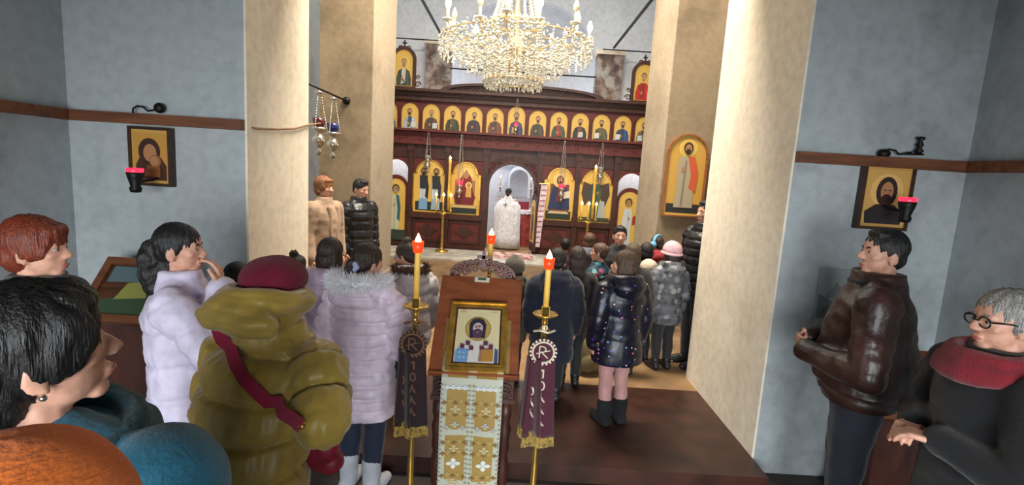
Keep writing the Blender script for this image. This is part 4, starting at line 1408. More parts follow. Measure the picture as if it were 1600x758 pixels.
pc = Pic(i2, .008, S(226, 212, 164), .0007, TI @ Matrix.Translation((0, .004, 0)))
hz = zb + .60 * h2; r = .155 * w2
pc.L(oval(0, hz + .03 * h2, .30 * w2, .30 * w2, 28), S(150, 118, 58)); pc.L(oval(0, hz + .03 * h2, .28 * w2, .28 * w2, 28), S(196, 160, 88))
# vestment
pc.L([(-.48 * w2, zb), (.48 * w2, zb), (.48 * w2, zb + .22 * h2), (.30 * w2, zb + .40 * h2), (-.30 * w2, zb + .40 * h2), (-.48 * w2, zb + .22 * h2)], S(222, 214, 206))
pc.L([(-.48 * w2, zb), (-.2 * w2, zb), (-.17 * w2, zb + .24 * h2), (-.40 * w2, zb + .28 * h2), (-.48 * w2, zb + .2 * h2)], S(120, 164, 204))
pc.L([(.40 * w2, zb), (.48 * w2, zb), (.48 * w2, zb + .24 * h2), (.41 * w2, zb + .28 * h2)], S(60, 84, 128))
for i in range(9):
    xx = -.44 * w2 + (i % 3) * .10 * w2; zz = zb + (.03 + .08 * (i // 3)) * h2
    pc.L([(xx, zz + .0), (xx + .05 * w2, zz + .01), (xx + .03 * w2, zz + .03 * h2)], S(36, 52, 96)); pc.L(oval(xx + .06 * w2, zz + .02, .014 * w2, .012 * h2, 8), S(206, 220, 236))
for q in (-1, 1):
    for j, (dx, dz) in enumerate(((.20, .33), (.32, .27), (.12, .24))):
        cx, cz = q * dx * w2, zb + dz * h2; k = .058 * w2
        pc.L([(cx - k, cz - k * .4), (cx - k * .4, cz - k), (cx + k, cz + k * .4), (cx + k * .4, cz + k)], S(104, 44, 66)); pc.L([(cx + k, cz - k * .4), (cx + k * .4, cz - k), (cx - k, cz + k * .4), (cx - k * .4, cz + k)], S(104, 44, 66))
pc.L([(.06 * w2, zb), (.38 * w2, zb + .01 * h2), (.38 * w2, zb + .22 * h2), (.10 * w2, zb + .22 * h2)], S(178, 128, 56)); pc.L([(.06 * w2, zb), (.10 * w2, zb + .22 * h2), (.14 * w2, zb + .22 * h2), (.12 * w2, zb)], S(170, 110, 96))
# head
pc.L([(-.17 * w2, hz - .18 * h2), (.17 * w2, hz - .18 * h2), (.19 * w2, hz + .06 * h2), (.13 * w2, hz + .15 * h2), (0, hz + .18 * h2), (-.13 * w2, hz + .15 * h2), (-.19 * w2, hz + .06 * h2)], S(46, 42, 66))
pc.L(oval(0, hz, .115 * w2, .105 * h2), S(206, 184, 180)); pc.L(oval(0, hz - .10 * h2, .12 * w2, .09 * h2), S(84, 62, 84)); pc.L(oval(0, hz - .075 * h2, .035 * w2, .012 * h2, 10), S(170, 120, 120))
for q in (-1, 1):
    pc.L(oval(q * .045 * w2, hz + .015 * h2, .026 * w2, .009 * h2, 10), S(60, 40, 44)); pc.L([(q * .015 * w2, hz + .035 * h2), (q * .075 * w2, hz + .045 * h2), (q * .075 * w2, hz + .036 * h2), (q * .015 * w2, hz + .028 * h2)], S(70, 46, 50))
    for j in range(2):   # small name strokes in the upper corners
        for k in range(4):
            xx = q * (.36 * w2) + (k - 1.5) * .035 * w2; zz = zb + (.93 - .05 * j) * h2
            pc.L([(xx, zz), (xx + .018 * w2, zz), (xx + .018 * w2, zz + .02 * h2), (xx, zz + .02 * h2)], S(176, 120, 84))
pc.L([(-.015 * w2, hz + .02 * h2), (.015 * w2, hz + .02 * h2), (.025 * w2, hz - .035 * h2), (-.025 * w2, hz - .035 * h2)], S(186, 156, 152))
pc.mb.build('painted_panel', PAINT, ic, fix=False)
# stand boards showing behind the frame
mb = MB(); mb.box((-w / 2 - .022, .032, .0), (w / 2 + .022, .034 + .0, h * .78), m=TI)
mb.build('backing_board', mat('old_gilt', S(176, 146, 86), .4, metal=.3, var=.2), ic)

# brocade cloth down the front
CREAM = S(188, 188, 168); BRO = S(166, 134, 66)
cl = empty('lectern_cloth', lec.location.copy(), 0, 'cream and gold brocade cloth hanging down the front of the lectern', 'cloth')
c0 = P(690, 580, 2.56).x - lx; c1 = P(787, 583, 2.56).x - lx; c2 = P(684, 758, 2.56).x - lx; c3 = P(783, 758, 2.56).x - lx
cx = (c0 + c1) / 2; cw = (c1 - c0) / 2
mb = MB(); n = 30; sec = []
path = [(y_, z_) for y_, z_ in ((T @ V((0, -.012, .12))).yz, (T @ V((0, -.012, .01))).yz)] + [(-.028, z0 - .012), (-.034, z0 - .04)]
zs_ = [z0 - .04 - (z0 - .10) * i / 26 for i in range(1, 27)]
def cy(x, z):
    return -.036 - .007 * math.sin(x * 26 + 1.2 * math.sin(z * 7)) * min(1, (z0 - z) * 2.5) - .004 * math.sin(z * 9)
rows = []
for (yy, zz) in path:
    rows.append([V((cx + cw * (2 * j / n - 1), yy, zz)) for j in range(n + 1)])
for zz in zs_:
    rows.append([V((cx + cw * (2 * j / n - 1) * (1 + .01 * math.sin(zz * 11)), cy(cw * (2 * j / n - 1), zz), zz)) for j in range(n + 1)])
vs = [p for r_ in rows for p in r_]; fs = [(i * (n + 1) + j, (i + 1) * (n + 1) + j, (i + 1) * (n + 1) + j + 1, i * (n + 1) + j + 1) for i in range(len(rows) - 1) for j in range(n)]
me = MB().add(vs, fs)
for k in range(len(fs)):
    j = k % n; i = k // n
    u_ = (j + .5) / n; edge = u_ < .09 or u_ > .91 or .43 < u_ < .57
    band = i in (2, 3, 11, 20, 29)
    me.c[k] = CREAM if (edge or band) else BRO
def onc(x, z, dd):
    return V((x, cy(x - cx, z) - dd, z))
def motif(x, z, k, c):
    for a in range(4):
        for (r0_, wd) in ((.55, .5),):
            an = a * PI / 2
            pts = [(0, 0), (-.34, .45), (-.26, .8), (0, 1.0), (.26, .8), (.34, .45)]
            ps = []
            for px, pz in pts:
                X = px * math.cos(an) - pz * math.sin(an); Z = px * math.sin(an) + pz * math.cos(an)
                ps.append(onc(x + X * k, z + Z * k * .8, .0022))
            me.add(ps, [tuple(range(6))], c)
for q in (-1, 1):
    for zz in (z0 - .51, z0 - .86):
        motif(cx + q * cw * .5, zz, .042, S(222, 224, 214))
    for zz in (z0 - .30, z0 - .66):
        for k_ in range(3):
            motif(cx + q * cw * .5 + (k_ - 1) * .042, zz + (.0 if k_ != 1 else .025), .024, S(182, 178, 168))
    for zz in (z0 - .15, z0 - .22, z0 - .385, z0 - .45, z0 - .585, z0 - .735, z0 - .80):
        for k_ in range(5):
            motif(cx + q * cw * .5 + (k_ - 2) * .030, zz + (.012 if k_ % 2 else 0), .017, S(186, 158, 96) if k_ % 2 else S(140, 106, 48))
    for zz in (z0 - .185, z0 - .42, z0 - .62, z0 - .77):
        motif(cx + q * cw * .5, zz, .030, S(196, 178, 126))
    for k_ in range(34):
        zz = z0 - .05 - k_ * .027
        if zz > .12:
            motif(cx + q * cw * .96, zz, .010, S(160, 160, 146)); motif(cx + q * cw * .07, zz, .010, S(168, 160, 132))
    for zz in (z0 - .06,):
        for k_ in range(4):
            motif(cx + q * cw * .5 + (k_ - 1.5) * .032, zz, .018, S(222, 224, 228))
BR = painted('brocade_thread', .55)
o = me.build('brocade', BR, cl, fix=False)
md_ = o.modifiers.new('thickness', 'SOLIDIFY'); md_.thickness = .003; md_.offset = -1


# ------------------------------------------------------------------ candle stands beside the lectern
PURP = cloth('dark_purple_velvet', S(74, 22, 40), .9, sheen=.3)
PURD = cloth('darker_purple_velvet', S(38, 18, 22), .9, sheen=.2)
THREAD = mat('silver_thread', S(206, 192, 170), .45, metal=.3, var=.1)
FRINGE = mat('gold_fringe', S(170, 140, 72), .6, metal=.2, var=.3, scale=60)
ORANGE = mat('lit_orange_cup', S(235, 70, 24), .35, var=0, emit=(S(255, 70, 16), .75), trans=.3)


def strokes(mb, pts, t, f):
    for (a, b) in zip(pts, pts[1:]):
        mb.tube([f(*a), f(*b)], t, 6)


def sash(parent, w0, w1, zt, zb_, y, rz, velvet, letters, zl, sz, thread, ph=0.):
    """one hanging tongue: velvet, embroidered letters, fringe"""
    R = Matrix.Rotation(rz, 4, 'Z')
    n, k = 10, 18
    def pos(u_, z, dd=0.):
        f = (zt - z) / (zt - zb_); ww = w0 + (w1 - w0) * f
        return R @ V((u_ * ww, y - .008 * math.sin(u_ * 5 + ph) * f - dd, z))
    rows = []
    for i in range(k + 1):
        z = zt - (zt - zb_) * i / k
        rows.append([pos(2 * j / n - 1, z) for j in range(n + 1)])
    mb = MB().add([p for r_ in rows for p in r_], [(i * (n + 1) + j, (i + 1) * (n + 1) + j, (i + 1) * (n + 1) + j + 1, i * (n + 1) + j + 1) for i in range(k) for j in range(n)])
    o = mb.build('sash', velvet, parent, True, fix=False)
    md = o.modifiers.new('thickness', 'SOLIDIFY'); md.thickness = .005; md.offset = -1
    mb = MB()
    for i in range(26):
        u_ = -1 + 2 * (i + .5) / 26
        p = pos(u_, zb_ + .006, .001); q = pos(u_ * 1.02, zb_ - .05, .001 + .003 * (i % 2))
        mb.tube([p, q], .0045, 5)
    mb.tube([pos(-1 + 2 * i / 8, zb_, .002) for i in range(9)], .005, 6)
    mb.build('fringe', FRINGE, parent)
    shapes = {'1': [[(-.32, .8), (.1, 1), (.1, 0)]], 'O': [[(.36 * math.cos(2 * PI * i / 14), .5 + .5 * math.sin(2 * PI * i / 14)) for i in range(15)]],
              'A': [[(-.5, .0), (-.22, .12), (-.02, 1)], [(-.12, .7), (.2, .34), (.32, .1), (.52, .04)]]}
    for i, ch in enumerate(letters):
        zc_ = zl - i * sz * 1.42
        mb = MB()
        for st in shapes[ch]:
            strokes(mb, [(a, b) for a, b in st], .0056, lambda a, b: pos(a * sz * .85 / (w0 + (w1 - w0) * .5), zc_ + b * sz, .003))
        mb.build('letter', thread, parent)


def candle_stand(u, v, y, label, parts, thread=THREAD, velvet=PURP, cnd=(.26, .015), emblem=True, floor=NF):
    pl_ = P(u, v, y)
    r = empty('candle_stand', (pl_.x, y, floor), 0, label, 'candle stand', 'candle stands around the lectern')
    h = pl_.z - floor
    prof = [(.10, 0), (.095, .025), (.06, .05), (.05, .08), (.022, .11), (.018, .3), (.03, .33), (.018, .36), (.016, h - .10), (.03, h - .08), (.016, h - .06), (.014, h - .015)]
    MB().lathe(prof, seg=16).build('stem', BRASS, r, True)
    mb = MB()
    for i in range(3):
        a = 2 * PI * i / 3 + .6
        mb.limb([((.07 * math.cos(a), .07 * math.sin(a), .03), .016), ((.13 * math.cos(a), .13 * math.sin(a), .016), .015)], 8)
    mb.build('foot', BRASS, r, True)
    MB().lathe([(.012, h - .02), (.05, h - .008), (.068, h + .006), (.064, h + .009), (.04, h), (.022, h + .004), (.022, h + .045), (.016, h + .045), (0, h + .03)], seg=22).build('drip_plate', BRASS, r, True)
    ch, cr = cnd
    MB().lathe([(cr, h + .01), (cr, h + ch), (cr * .8, h + ch + .004), (0, h + ch + .004)], seg=14).build('candle', WAX, r, True)
    cz = h + ch - .03
    MB().lathe([(cr * .9, cz - .005), (.024, cz), (.030, cz + .055), (.027, cz + .055), (.021, cz + .006), (cr * .9, cz + .004)], seg=16).build('wind_cup', ORANGE, r, True)
    flame(r, (0, 0, h + ch + .008), .06, .017)
    mb = MB(); mb.tube([(0, 0, h + ch), (0, 0, h + ch + .02)], .0025, 6); mb.build('wick', IRON, r)
    # small scrolled ring under the plate
    mb = MB(); mb.tube([(-.055, -.02, h - .085), (-.02, -.035, h - .075), (.02, -.035, h - .085), (.055, -.02, h - .075)], .006, 6); mb.torus((0, -.032, h - .06), .012, .004, 12, 6, Matrix.Rotation(PI / 2, 4, 'X')); mb.build('tie_cord', thread, r)
    if emblem:
        ez = h - .185
        R_ = Matrix.Rotation(PI / 2, 4, 'X')
        mb = MB(); mb.lathe([(.0, -.004), (.072, -.004), (.072, .004), (0, .004)], (0, -.045, ez), 24, m=R_); mb.build('emblem_disc', velvet, r)
        mb = MB(); mb.torus((0, -.052, ez), .055, .006, 28, 6, R_)
        for k in range(20):
            a = 2 * PI * k / 20; mb.ell((.066 * math.cos(a), -.050, ez + .066 * math.sin(a)), (.007, .003, .007), seg=6, ring=5)
        f = lambda a, b: V((a * .04, -.052, ez + b * .04))
        strokes(mb, [(-.5, -.75), (-.5, .8)], .004, f); strokes(mb, [(-.5, .8), (.1, .75), (.35, .4), (.1, .05), (-.5, 0)], .004, f); strokes(mb, [(-.2, 0), (.6, -.75)], .004, f); strokes(mb, [(-.9, -.2), (.9, .3)], .003, f)
        mb.build('emblem_wreath', thread, r)
        for (w0, w1, zt, zb_, yy, rz, let, zl, sz) in parts(h):
            sash(r, w0, w1, zt, zb_, yy, rz, velvet, let, zl, sz, thread, rz * 3)
    return r


DARKTHREAD = mat('dark_brown_thread', S(118, 84, 62), .6, metal=.2, var=.1)  # darker brown thread for the left stand
candle_stand(852, 492, 2.52, 'lit candle stand with purple lettered sash right of the lectern',
             lambda h: [(.062, .085, h - .22, h - .66, -.045, .08, '1OAAA', h - .325, .046), (.05, .085, h - .22, h - .63, -.065, -.8, 'OAA', h - .42, .042)], cnd=(.275, .0155))
candle_stand(650, 479, 2.5, 'lit candle stand with dark sash left of the lectern',
             lambda h: [(.062, .085, h - .22, h - .64, -.045, .1, '1OAAA', h - .32, .044), (.05, .085, h - .22, h - .62, -.065, -.8, 'OAA', h - .40, .042)], DARKTHREAD, PURD, cnd=(.315, .0155))
candle_stand(765, 420, 3.22, 'lit candle stand behind the carved crown of the lectern', lambda h: [], cnd=(.20, .0165), emblem=False, floor=0)

# ------------------------------------------------------------------ chandelier
CH = P(806, 60, 6.8)
chx, chy = CH.x, 6.8
def zz(v): return P(806, v, 6.8).z
CRY = mat('warm_crystal', S(255, 244, 222), .18, var=.22, scale=50, trans=.22, coat=.4, spec=.8)
GOLDM = mat('gilded_metal', S(232, 206, 158), .3, metal=.7, var=.1)
SLEEVE = mat('candle_sleeve', S(232, 214, 176), .5, var=.05)
BULB = mat('lit_bulb', S(255, 220, 150), .3, var=0, emit=(S(255, 226, 170), 40))
BULB0 = mat('unlit_bulb', S(238, 222, 190), .25, var=0, trans=.15)
ch = empty('chandelier', (chx, chy, zz(60)), 0, 'large crystal chandelier with candle bulbs hanging over the nave', 'chandelier')
Z = lambda v: zz(v) - zz(60)
R1, R2, R3 = .96, .70, .40
mb = MB(); mb.lathe([(0, Z(120)), (.05, Z(116)), (.09, Z(100)), (.05, Z(85)), (.10, Z(74)), (.06, Z(60)), (.03, Z(40)), (.05, Z(25)), (.03, Z(5)), (.025, Z(-170)), (0, Z(-170))], seg=18)
mb.build('stem', GOLDM, ch, True)
for nm, R, z, t in (('outer_hoop', R1, Z(68), .010), ('middle_hoop', R2, Z(76), .009), ('drum_hoop', R3, Z(84), .010), ('drum_hoop', R3 - .02, Z(128), .012), ('top_hoop', .34, Z(38), .014)):
    mb = MB().torus((0, 0, z), R, t, 48, 8)
    for k in range(48):
        a = 2 * PI * k / 48; mb.ell((R * math.cos(a), R * math.sin(a), z + .02), (.014, .014, .018), seg=6, ring=5)
    mb.build(nm, GOLDM, ch, True)
NB = 14
lit = {}
for k in range(NB):
    a = 2 * PI * k / NB + .12
    ca, sa = math.cos(a), math.sin(a)
    R = .97 if k % 2 == 0 else .80
    zb2 = Z(58)
    pts = [(ca * .08, sa * .08, Z(78)), (ca * .3, sa * .3, Z(88)), (ca * .6, sa * .6, Z(80)), (ca * R * .93, sa * R * .93, Z(72)), (ca * R, sa * R, zb2)]
    MB().tube(pts, [.016, .015, .013, .012, .012], 8).build('arm', GOLDM, ch, True)
    MB().lathe([(.012, zb2), (.06, zb2 + .015), (.068, zb2 + .03), (.06, zb2 + .028), (.02, zb2 + .02), (.0, zb2 + .02)], (ca * R, sa * R, 0), 14).build('bobeche', CRY, ch, True)
    MB().lathe([(.017, zb2 + .02), (.017, zb2 + .14), (0, zb2 + .145)], (ca * R, sa * R, 0), 12).build('candle_sleeve', SLEEVE, ch, True)
    on = k in (0, 2, 5, 6, 8, 10, 11, 13)
    MB().lathe([(.012, zb2 + .14), (.034, zb2 + .185), (.036, zb2 + .205), (.026, zb2 + .245), (.008, zb2 + .285), (0, zb2 + .29)], (ca * R, sa * R, 0), 12).build('bulb', BULB if on else BULB0, ch, True)
    if on:
        lit[k] = V((chx + ca * R, chy + sa * R, ch.location.z + zb2 + .21))


def strand_mesh(ln, nb, br, pend):
    mb = MB(); n = nb
    for i in range(n):
        z = -ln * (i + .5) / n
        mb.ell((0, 0, z), (br, br, br * .9), seg=6, ring=4)
    mb.lathe([(.002, -ln - pend), (br * .9, -ln - pend * .8), (br * .7, -ln - pend * .15), (.002, -ln)], seg=6)
    return mb.mesh('crystal_strand')


def ring_of(me, R, z, n, ph=0.):
    for k in range(n):
        a = 2 * PI * (k + ph) / n
        o = bpy.data.objects.new('crystal_strand', me); COL.objects.link(o); o.parent = ch
        o.location = (R * math.cos(a), R * math.sin(a), z); o.rotation_euler = (0, 0, a * 1.7)


for ln, nb, br, pend, R, z, n in ((.16, 6, .015, .09, R1, Z(68), 40), (.16, 6, .015, .09, R2, Z(76), 28), (.30, 10, .014, .09, R3, Z(84), 32)):
    me = strand_mesh(ln, nb, br, pend); me.materials.append(CRY)
    ring_of(me, R, z, n)
mb = MB()   # the many small drops that nobody could count
rg = random.Random(11)
for R, z0_, z1_, n in ((R1 - .08, Z(66), Z(92), 60), (R2 - .08, Z(80), Z(112), 60), (.55, Z(74), Z(110), 60), (R3 - .03, Z(86), Z(136), 70), (.24, Z(86), Z(134), 40), (R1 + .03, Z(64), Z(86), 50)):
    for k in range(n):
        a = rg.uniform(0, 2 * PI); zt = z0_ + rg.uniform(-.03, .03)
        m = int(abs(z1_ - z0_) / .045)
        for i in range(m):
            if rg.random() < .8:
                mb.ell((R * math.cos(a), R * math.sin(a), zt - i * .045), (.016, .016, .017), seg=5, ring=4)
        mb.lathe([(.002, zt - m * .045 - .06), (.015, zt - m * .045 - .045), (.002, zt - m * .045 + .01)], (R * math.cos(a), R * math.sin(a), 0), 5)
o = mb.build('crystal_drops', CRY, ch, fix=False); o['kind'] = 'stuff'
for k in range(18):
    a = 2 * PI * (k + .5) / 18; ca, sa = math.cos(a), math.sin(a)
    mb = MB()
    for i in range(17):
        f = i / 16; R = R1 + (R3 - R1) * f; z = Z(66) + (Z(90) - Z(66)) * f - .16 * math.sin(PI * f)
        mb.ell((R * ca, R * sa, z), (.018, .018, .016), seg=6, ring=4)
    mb.build('bead_swag', CRY, ch, fix=False)
    mb = MB()
    for i in range(26):
        f = i / 25; R = .34 + (.12 - .34) * f ** .7; z = Z(38) + (Z(-80) - Z(38)) * f
        mb.ell((R * ca, R * sa, z), (.016, .016, .02), seg=6, ring=4)
    mb.build('bead_chain', CRY, ch, fix=False)
    mb = MB()
    for i in range(11):
        f = i / 10; a2 = a + 2 * PI / 18 * f
        mb.ell((R1 * math.cos(a2), R1 * math.sin(a2), Z(70) - .14 * math.sin(PI * f)), (.016, .016, .014), seg=6, ring=4)
    mb.build('hoop_garland', CRY, ch, fix=False)

# ------------------------------------------------------------------ light
def area(name, loc, rot, sx, sy, power, col):
    l = bpy.data.lights.new(name, 'AREA'); l.shape = 'RECTANGLE'; l.size = sx; l.size_y = sy; l.energy = power; l.color = col
    o = bpy.data.objects.new(name, l); COL.objects.link(o); o.location = loc; o.rotation_euler = rot
    return o


for k, p in lit.items():
    l = bpy.data.lights.new('bulb_light', 'POINT'); l.energy = 19; l.color = (1, .80, .55); l.shadow_soft_size = .05
    o = bpy.data.objects.new('bulb_light', l); COL.objects.link(o); o.location = p
o = area('doorway_daylight', (-.3, -3.3, 1.3), (math.radians(69), 0, 0), 4.8, 2.2, 240, (.90, .96, 1.0)); o.data.spread = math.radians(95)
area('dome_daylight', (0, 5.1, 7.2), (0, 0, 0), 2.6, 1.6, 960, (1, .90, .75))
area('nave_fill_light', (0, 9.2, 7.8), (0, 0, 0), 4.5, 2.5, 150, (.98, .97, .95))  # added overhead fill that brightens the icon screen, no window there
area('apse_daylight', (.05, 14.95, 2.65), (math.radians(-90), 0, 0), 1.1, .55, 60, (.88, .95, 1.0))
for q in (-1, 1):
    area('side_altar_fill_light', (q * 2.95, 12.6, 3.4), (0, 0, 0), .7, .7, 75, (1, .98, .94))  # added hidden fill that whitens the gaps above the side doors
area('altar_fill_light', (0, 14.2, 4.0), (0, 0, 0), 2.4, 1.4, 130, (.97, .98, 1.0))  # added fill over the altar, kept out of sight behind the screen
area('aisle_window_daylight', (3.6, 8.4, 2.05), (0, math.radians(90), 0), 1.8, 1.5, 40, (1, .97, .9))
w_ = bpy.data.worlds.new('world'); SC.world = w_; w_.use_nodes = True
w_.node_tree.nodes['Background'].inputs['Color'].default_value = (.72, .78, .82, 1)
w_.node_tree.nodes['Background'].inputs['Strength'].default_value = .35
SC.view_settings.view_transform = 'Standard'; SC.view_settings.look = 'None'; SC.view_settings.gamma = 1; SC.view_settings.exposure = 0.
SC.view_settings.use_curve_mapping = False
SC.cycles.use_denoising = True
SC.cycles.max_bounces = 6; SC.cycles.diffuse_bounces = 3; SC.cycles.glossy_bounces = 2; SC.cycles.transmission_bounces = 4
SC.cycles.sample_clamp_indirect = 4
# ================================================================== people
BLK = S(20, 17, 17); BRN = S(52, 34, 26); LBR = S(88, 62, 44); GREY = S(150, 146, 140); REDH = S(128, 52, 28); BLOND = S(150, 96, 56); DBR = S(36, 26, 22)


def hat(pr, name, m, c, r, rot=(0, 0), ribs=0, amp=.0, roll_=None):
    """knitted or felt hat: a shell in head units, turned with the head"""
    mb = MB()
    R_ = Matrix.Rotation(rot[0], 4, 'X') @ Matrix.Rotation(rot[1], 4, 'Y')
    t_ = MB(); t_.ell((0, 0, 0), r, seg=64, ring=28)
    vs = []
    for p in t_.v:
        p = V(p)
        if ribs:
            a = math.atan2(p.x, p.y); p *= 1 + amp * math.sin(a * ribs)
        if p.z < -r[2] * .35:
            p.z = -r[2] * .35 + (p.z + r[2] * .35) * .15
        p *= 1 + .02 * math.sin(p.x * 9 + 1) * math.sin(p.y * 8)
        vs.append(pr.HM @ (R_ @ p + V(c)))
    mb.add(vs, t_.f)
    if roll_:
        pts = [pr.HM @ (R_ @ V((r[0] * roll_[0] * math.cos(2 * PI * i / 32), r[1] * roll_[0] * math.sin(2 * PI * i / 32), -r[2] * .28)) + V(c)) for i in range(32)]
        mb.tube(pts, roll_[1] * pr.hh, 8, closed=True)
    return mb.build(name, m, pr.root, True)


# --- nearest figures, left ------------------------------------------------
p = Person('person in the bottom left corner seen only as an orange knitted hat', (0, 684), .46, NF, -25, top=.035, vox=.008, hk=.225, wide=.85)
p.hair('short', DBR)
KN = mat('orange_wool_knit', S(255, 124, 28), .95, var=.05, scale=26, bump=.3, bscale=90, stretch=(1, 1, 4), sheen=.3)
hat(p, 'knitted_hat', KN, (0, -.05, .68), (.52, .55, .48), (.05, 0), 60, .008, (1.0, .05))
p.coat('coat', cloth('dark_wool', S(34, 34, 40)), .42, .02); p.trousers(BLACK); p.shoes(SHOE)

p = Person('person with black hair and teal jacket, near profile at left edge facing right', (70, 430), .88, NF, -4, top=.02, hk=.235, vox=.006, nod=-8, turn=-40, wide=1.15)
p.face(BLK, lips=S(170, 104, 92)); p.hair('pixie', BLK, .007, 1.2, extra=(((0, .14, .90), (.26, .2, .13)), ((0, -.3, .55), (.38, .28, .40)), ((.27, .14, .64), (.13, .2, .24)), ((-.27, .1, .62), (.12, .2, .2)), ((0, -.32, .22), (.30, .22, .26))))
TEAL = cloth('teal_softshell', S(26, 96, 120), .75, bump=.3)
p.coat('jacket', TEAL, .46, .03, collar=.02, wrinkle=.008)
mb = MB(); H = p.H; zc = p.zs + .030 * H
ring = [(V((.082 * H * math.sin(a), -.012 * H + .085 * H * math.cos(a), zc - .026 * H + .008 * H * math.cos(a * 2))), .025 * H) for a in [2 * PI * i / 14 for i in range(15)]]
mb.limb(ring, 12); mb.limb([(V((q.x * .85, q.y * .85, q.z + .03 * H)), r * .7) for q, r in ring], 12)
me, c = fuse(mb, .009, 2); nn = normals(me, c); c = c + nn * (.008 * wob(c * np.array([1, 1, 3]), 14))[:, None]; put(me, c)
link('collar', me, cloth('dark_green_teal_fleece', S(24, 74, 84), .95, bump=.5, bscale=60), p.root)
mb = MB(); mb.ell(p.local((.36, -.06, .26)), .006); mb.build('earring', SILVER, p.bodyo, True)
p.trousers(BLACK); p.shoes(SHOE)

p = Person('person with short red hair and grey jacket standing at the left wall', (56, 335), 1.95, NF, -72, top=.02, vox=.009)
p.face(S(120, 70, 50)); p.hair('pixie', REDH, .008, 1.3, extra=(((0, .2, .80), (.32, .2, .16)),))
p.coat('jacket', cloth('charcoal_grey_wool', S(62, 64, 70), bump=.5), .45, .025, collar=.075, wrinkle=.007)
p.trousers(BLACK); p.shoes(SHOE)

p = Person('girl in white jacket with black ponytail holding a hand to her mouth', (282, 347), 2.35, NF, -72, top=.012, vox=.0065, arms=dict(R='face', L='front'), turn=-4)
p.face(BLK); p.hair('pulled', BLK, .007, 1., extra=(((0, -.52, .52), (.18, .2, .18)), ((0, -.60, .28), (.24, .2, .3)), ((.02, -.56, -.02), (.28, .22, .32)), ((.0, -.46, -.28), (.32, .24, .24)), ((0, -.30, .1), (.26, .2, .3))))
WJ = cloth('lavender_white_jacket', S(216, 206, 228), .6, bump=.15)
p.coat('jacket', WJ, .44, .024, quilt=(.16, .010), collar=.05, wrinkle=.010)
mb = MB(); mb.torus(p.local((0, -.49, .62)), .02, .010, 16, 8, Matrix.Rotation(PI / 2, 4, 'X')); mb.build('hair_tie', cloth('pale_lilac_band', S(196, 198, 220)), p.root, True)
H = p.H
mb = MB(); mb.erings([(0, -.004 * H, .40 * H, .10 * H + .02, .076 * H + .02), (0, -.004 * H, .455 * H, .10 * H + .029, .076 * H + .027)], 28)
mb.build('jacket_hem_band', cloth('grey_rib', S(96, 98, 108)), p.root, True)
p.trousers(BLACK); p.shoes(SHOE)

def ochre_hood(pr, m):
    """big soft hood lying on the back and round the neck"""
    H = pr.H; L = pr.lean; zc = H - pr.hh + .062 * H
    mb = MB()
    rim = []
    for i in range(15):
        a = math.radians(-150 + 300 * i / 14)
        rim.append((V((.002 * H + .072 * H * math.sin(a), L - .020 * H - .080 * H * math.cos(a), zc + .006 * H + .012 * H * math.cos(a))), .026 * H))
    mb.limb(rim, 12)
    mb.ell((0, L - .012 * H, zc - .030 * H), (.078 * H, .072 * H, .045 * H))
    mb.ell((0, L - .092 * H, zc - .016 * H), (.088 * H, .052 * H, .048 * H)); mb.ell((.03 * H, L - .105 * H, zc - .026 * H), (.082 * H, .038 * H, .036 * H)); mb.ell((-.03 * H, L - .100 * H, zc - .022 * H), (.08 * H, .040 * H, .036 * H))
    me, c = fuse(mb, .008, 2); nn = normals(me, c)
    fold = np.abs(np.sin((c[:, 2] - zc) * 62 + 1.5 * wob(c, 9))) ** .6 - .7
    c = c + nn * (.007 * fold + .006 * wob(c * np.array([1, 1, 2.2]), 26))[:, None]
    put(me, c)
    return link('hood', me, m, pr.root)


# --- lady in the ochre coat ------------------------------------------------
p = Person('woman seen from behind in ochre quilted coat and dark red beret', (428, 400), 1.85, NF, -20, top=.04, vox=.009, wide=1.22, lean=.16, nod=8,
           arms=dict(L='front', R=((.205, .02, .71), (.11, .165, .70), (-.6, .8, 0), (0, 0, -1))))
p.hair('short', DBR)
OC = mat('ochre_satin_nylon', S(164, 135, 58), .42, var=.12, scale=7, bump=.3, bscale=30, sheen=.25, spec=.4)
hat(p, 'beret', cloth('dark_red_felt', S(112, 14, 40), .95, bump=.4, bscale=160, sheen=.05), (.0, -.11, .79), (.52, .56, .40), (.10, -.10), 0, 0, (.80, .05))
p.coat('quilted_coat', OC, .25, .040, flare=.012, quilt=(.135, .020), collar=.05, extra=[((0, p.lean / p.H - .012, p.zs / p.H + .008), (.128, .062, .048))], wrinkle=.004, vox=.0085, depth=1.06)
ochre_hood(p, OC)
p.trousers(BLACK); p.shoes(SHOE)
H = p.H
# shoulder bag: strap laid over the back of the coat, bag at the right hip
bag = empty('shoulder_bag', p.root.location.copy(), p.root.rotation_euler.z, 'dark pink shoulder bag hanging at the right hip of the ochre coat', 'bag')
bv = p.bvh()
pts = []
inv = (Matrix.Translation(p.root.location) @ Matrix.Rotation(p.root.rotation_euler.z, 4, 'Z')).inverted()
eye = inv @ EYE
px = [(338, 500), (345, 518), (352, 535), (362, 556), (373, 577), (387, 597), (403, 615), (420, 628), (438, 638), (456, 642), (470, 650), (480, 664)]
for u_, v_ in px:
    d = (inv @ P(u_, v_, 1.85) - eye).normalized()
    hit = bv.ray_cast(eye, d)
    if hit[0] is not None:
        pts.append((hit[0] + hit[1] * .006, hit[1]))
    elif pts:
        pts.append((pts[-1][0] + V((.012, .0, -.018)), pts[-1][1]))
for _ in range(3):
    pts = [pts[0]] + [((pts[i - 1][0] + pts[i][0] * 2 + pts[i + 1][0]) / 4 , pts[i][1]) for i in range(1, len(pts) - 1)] + [pts[-1]]
pts = [(c + n_ * .024, n_) for c, n_ in pts]
rr = []
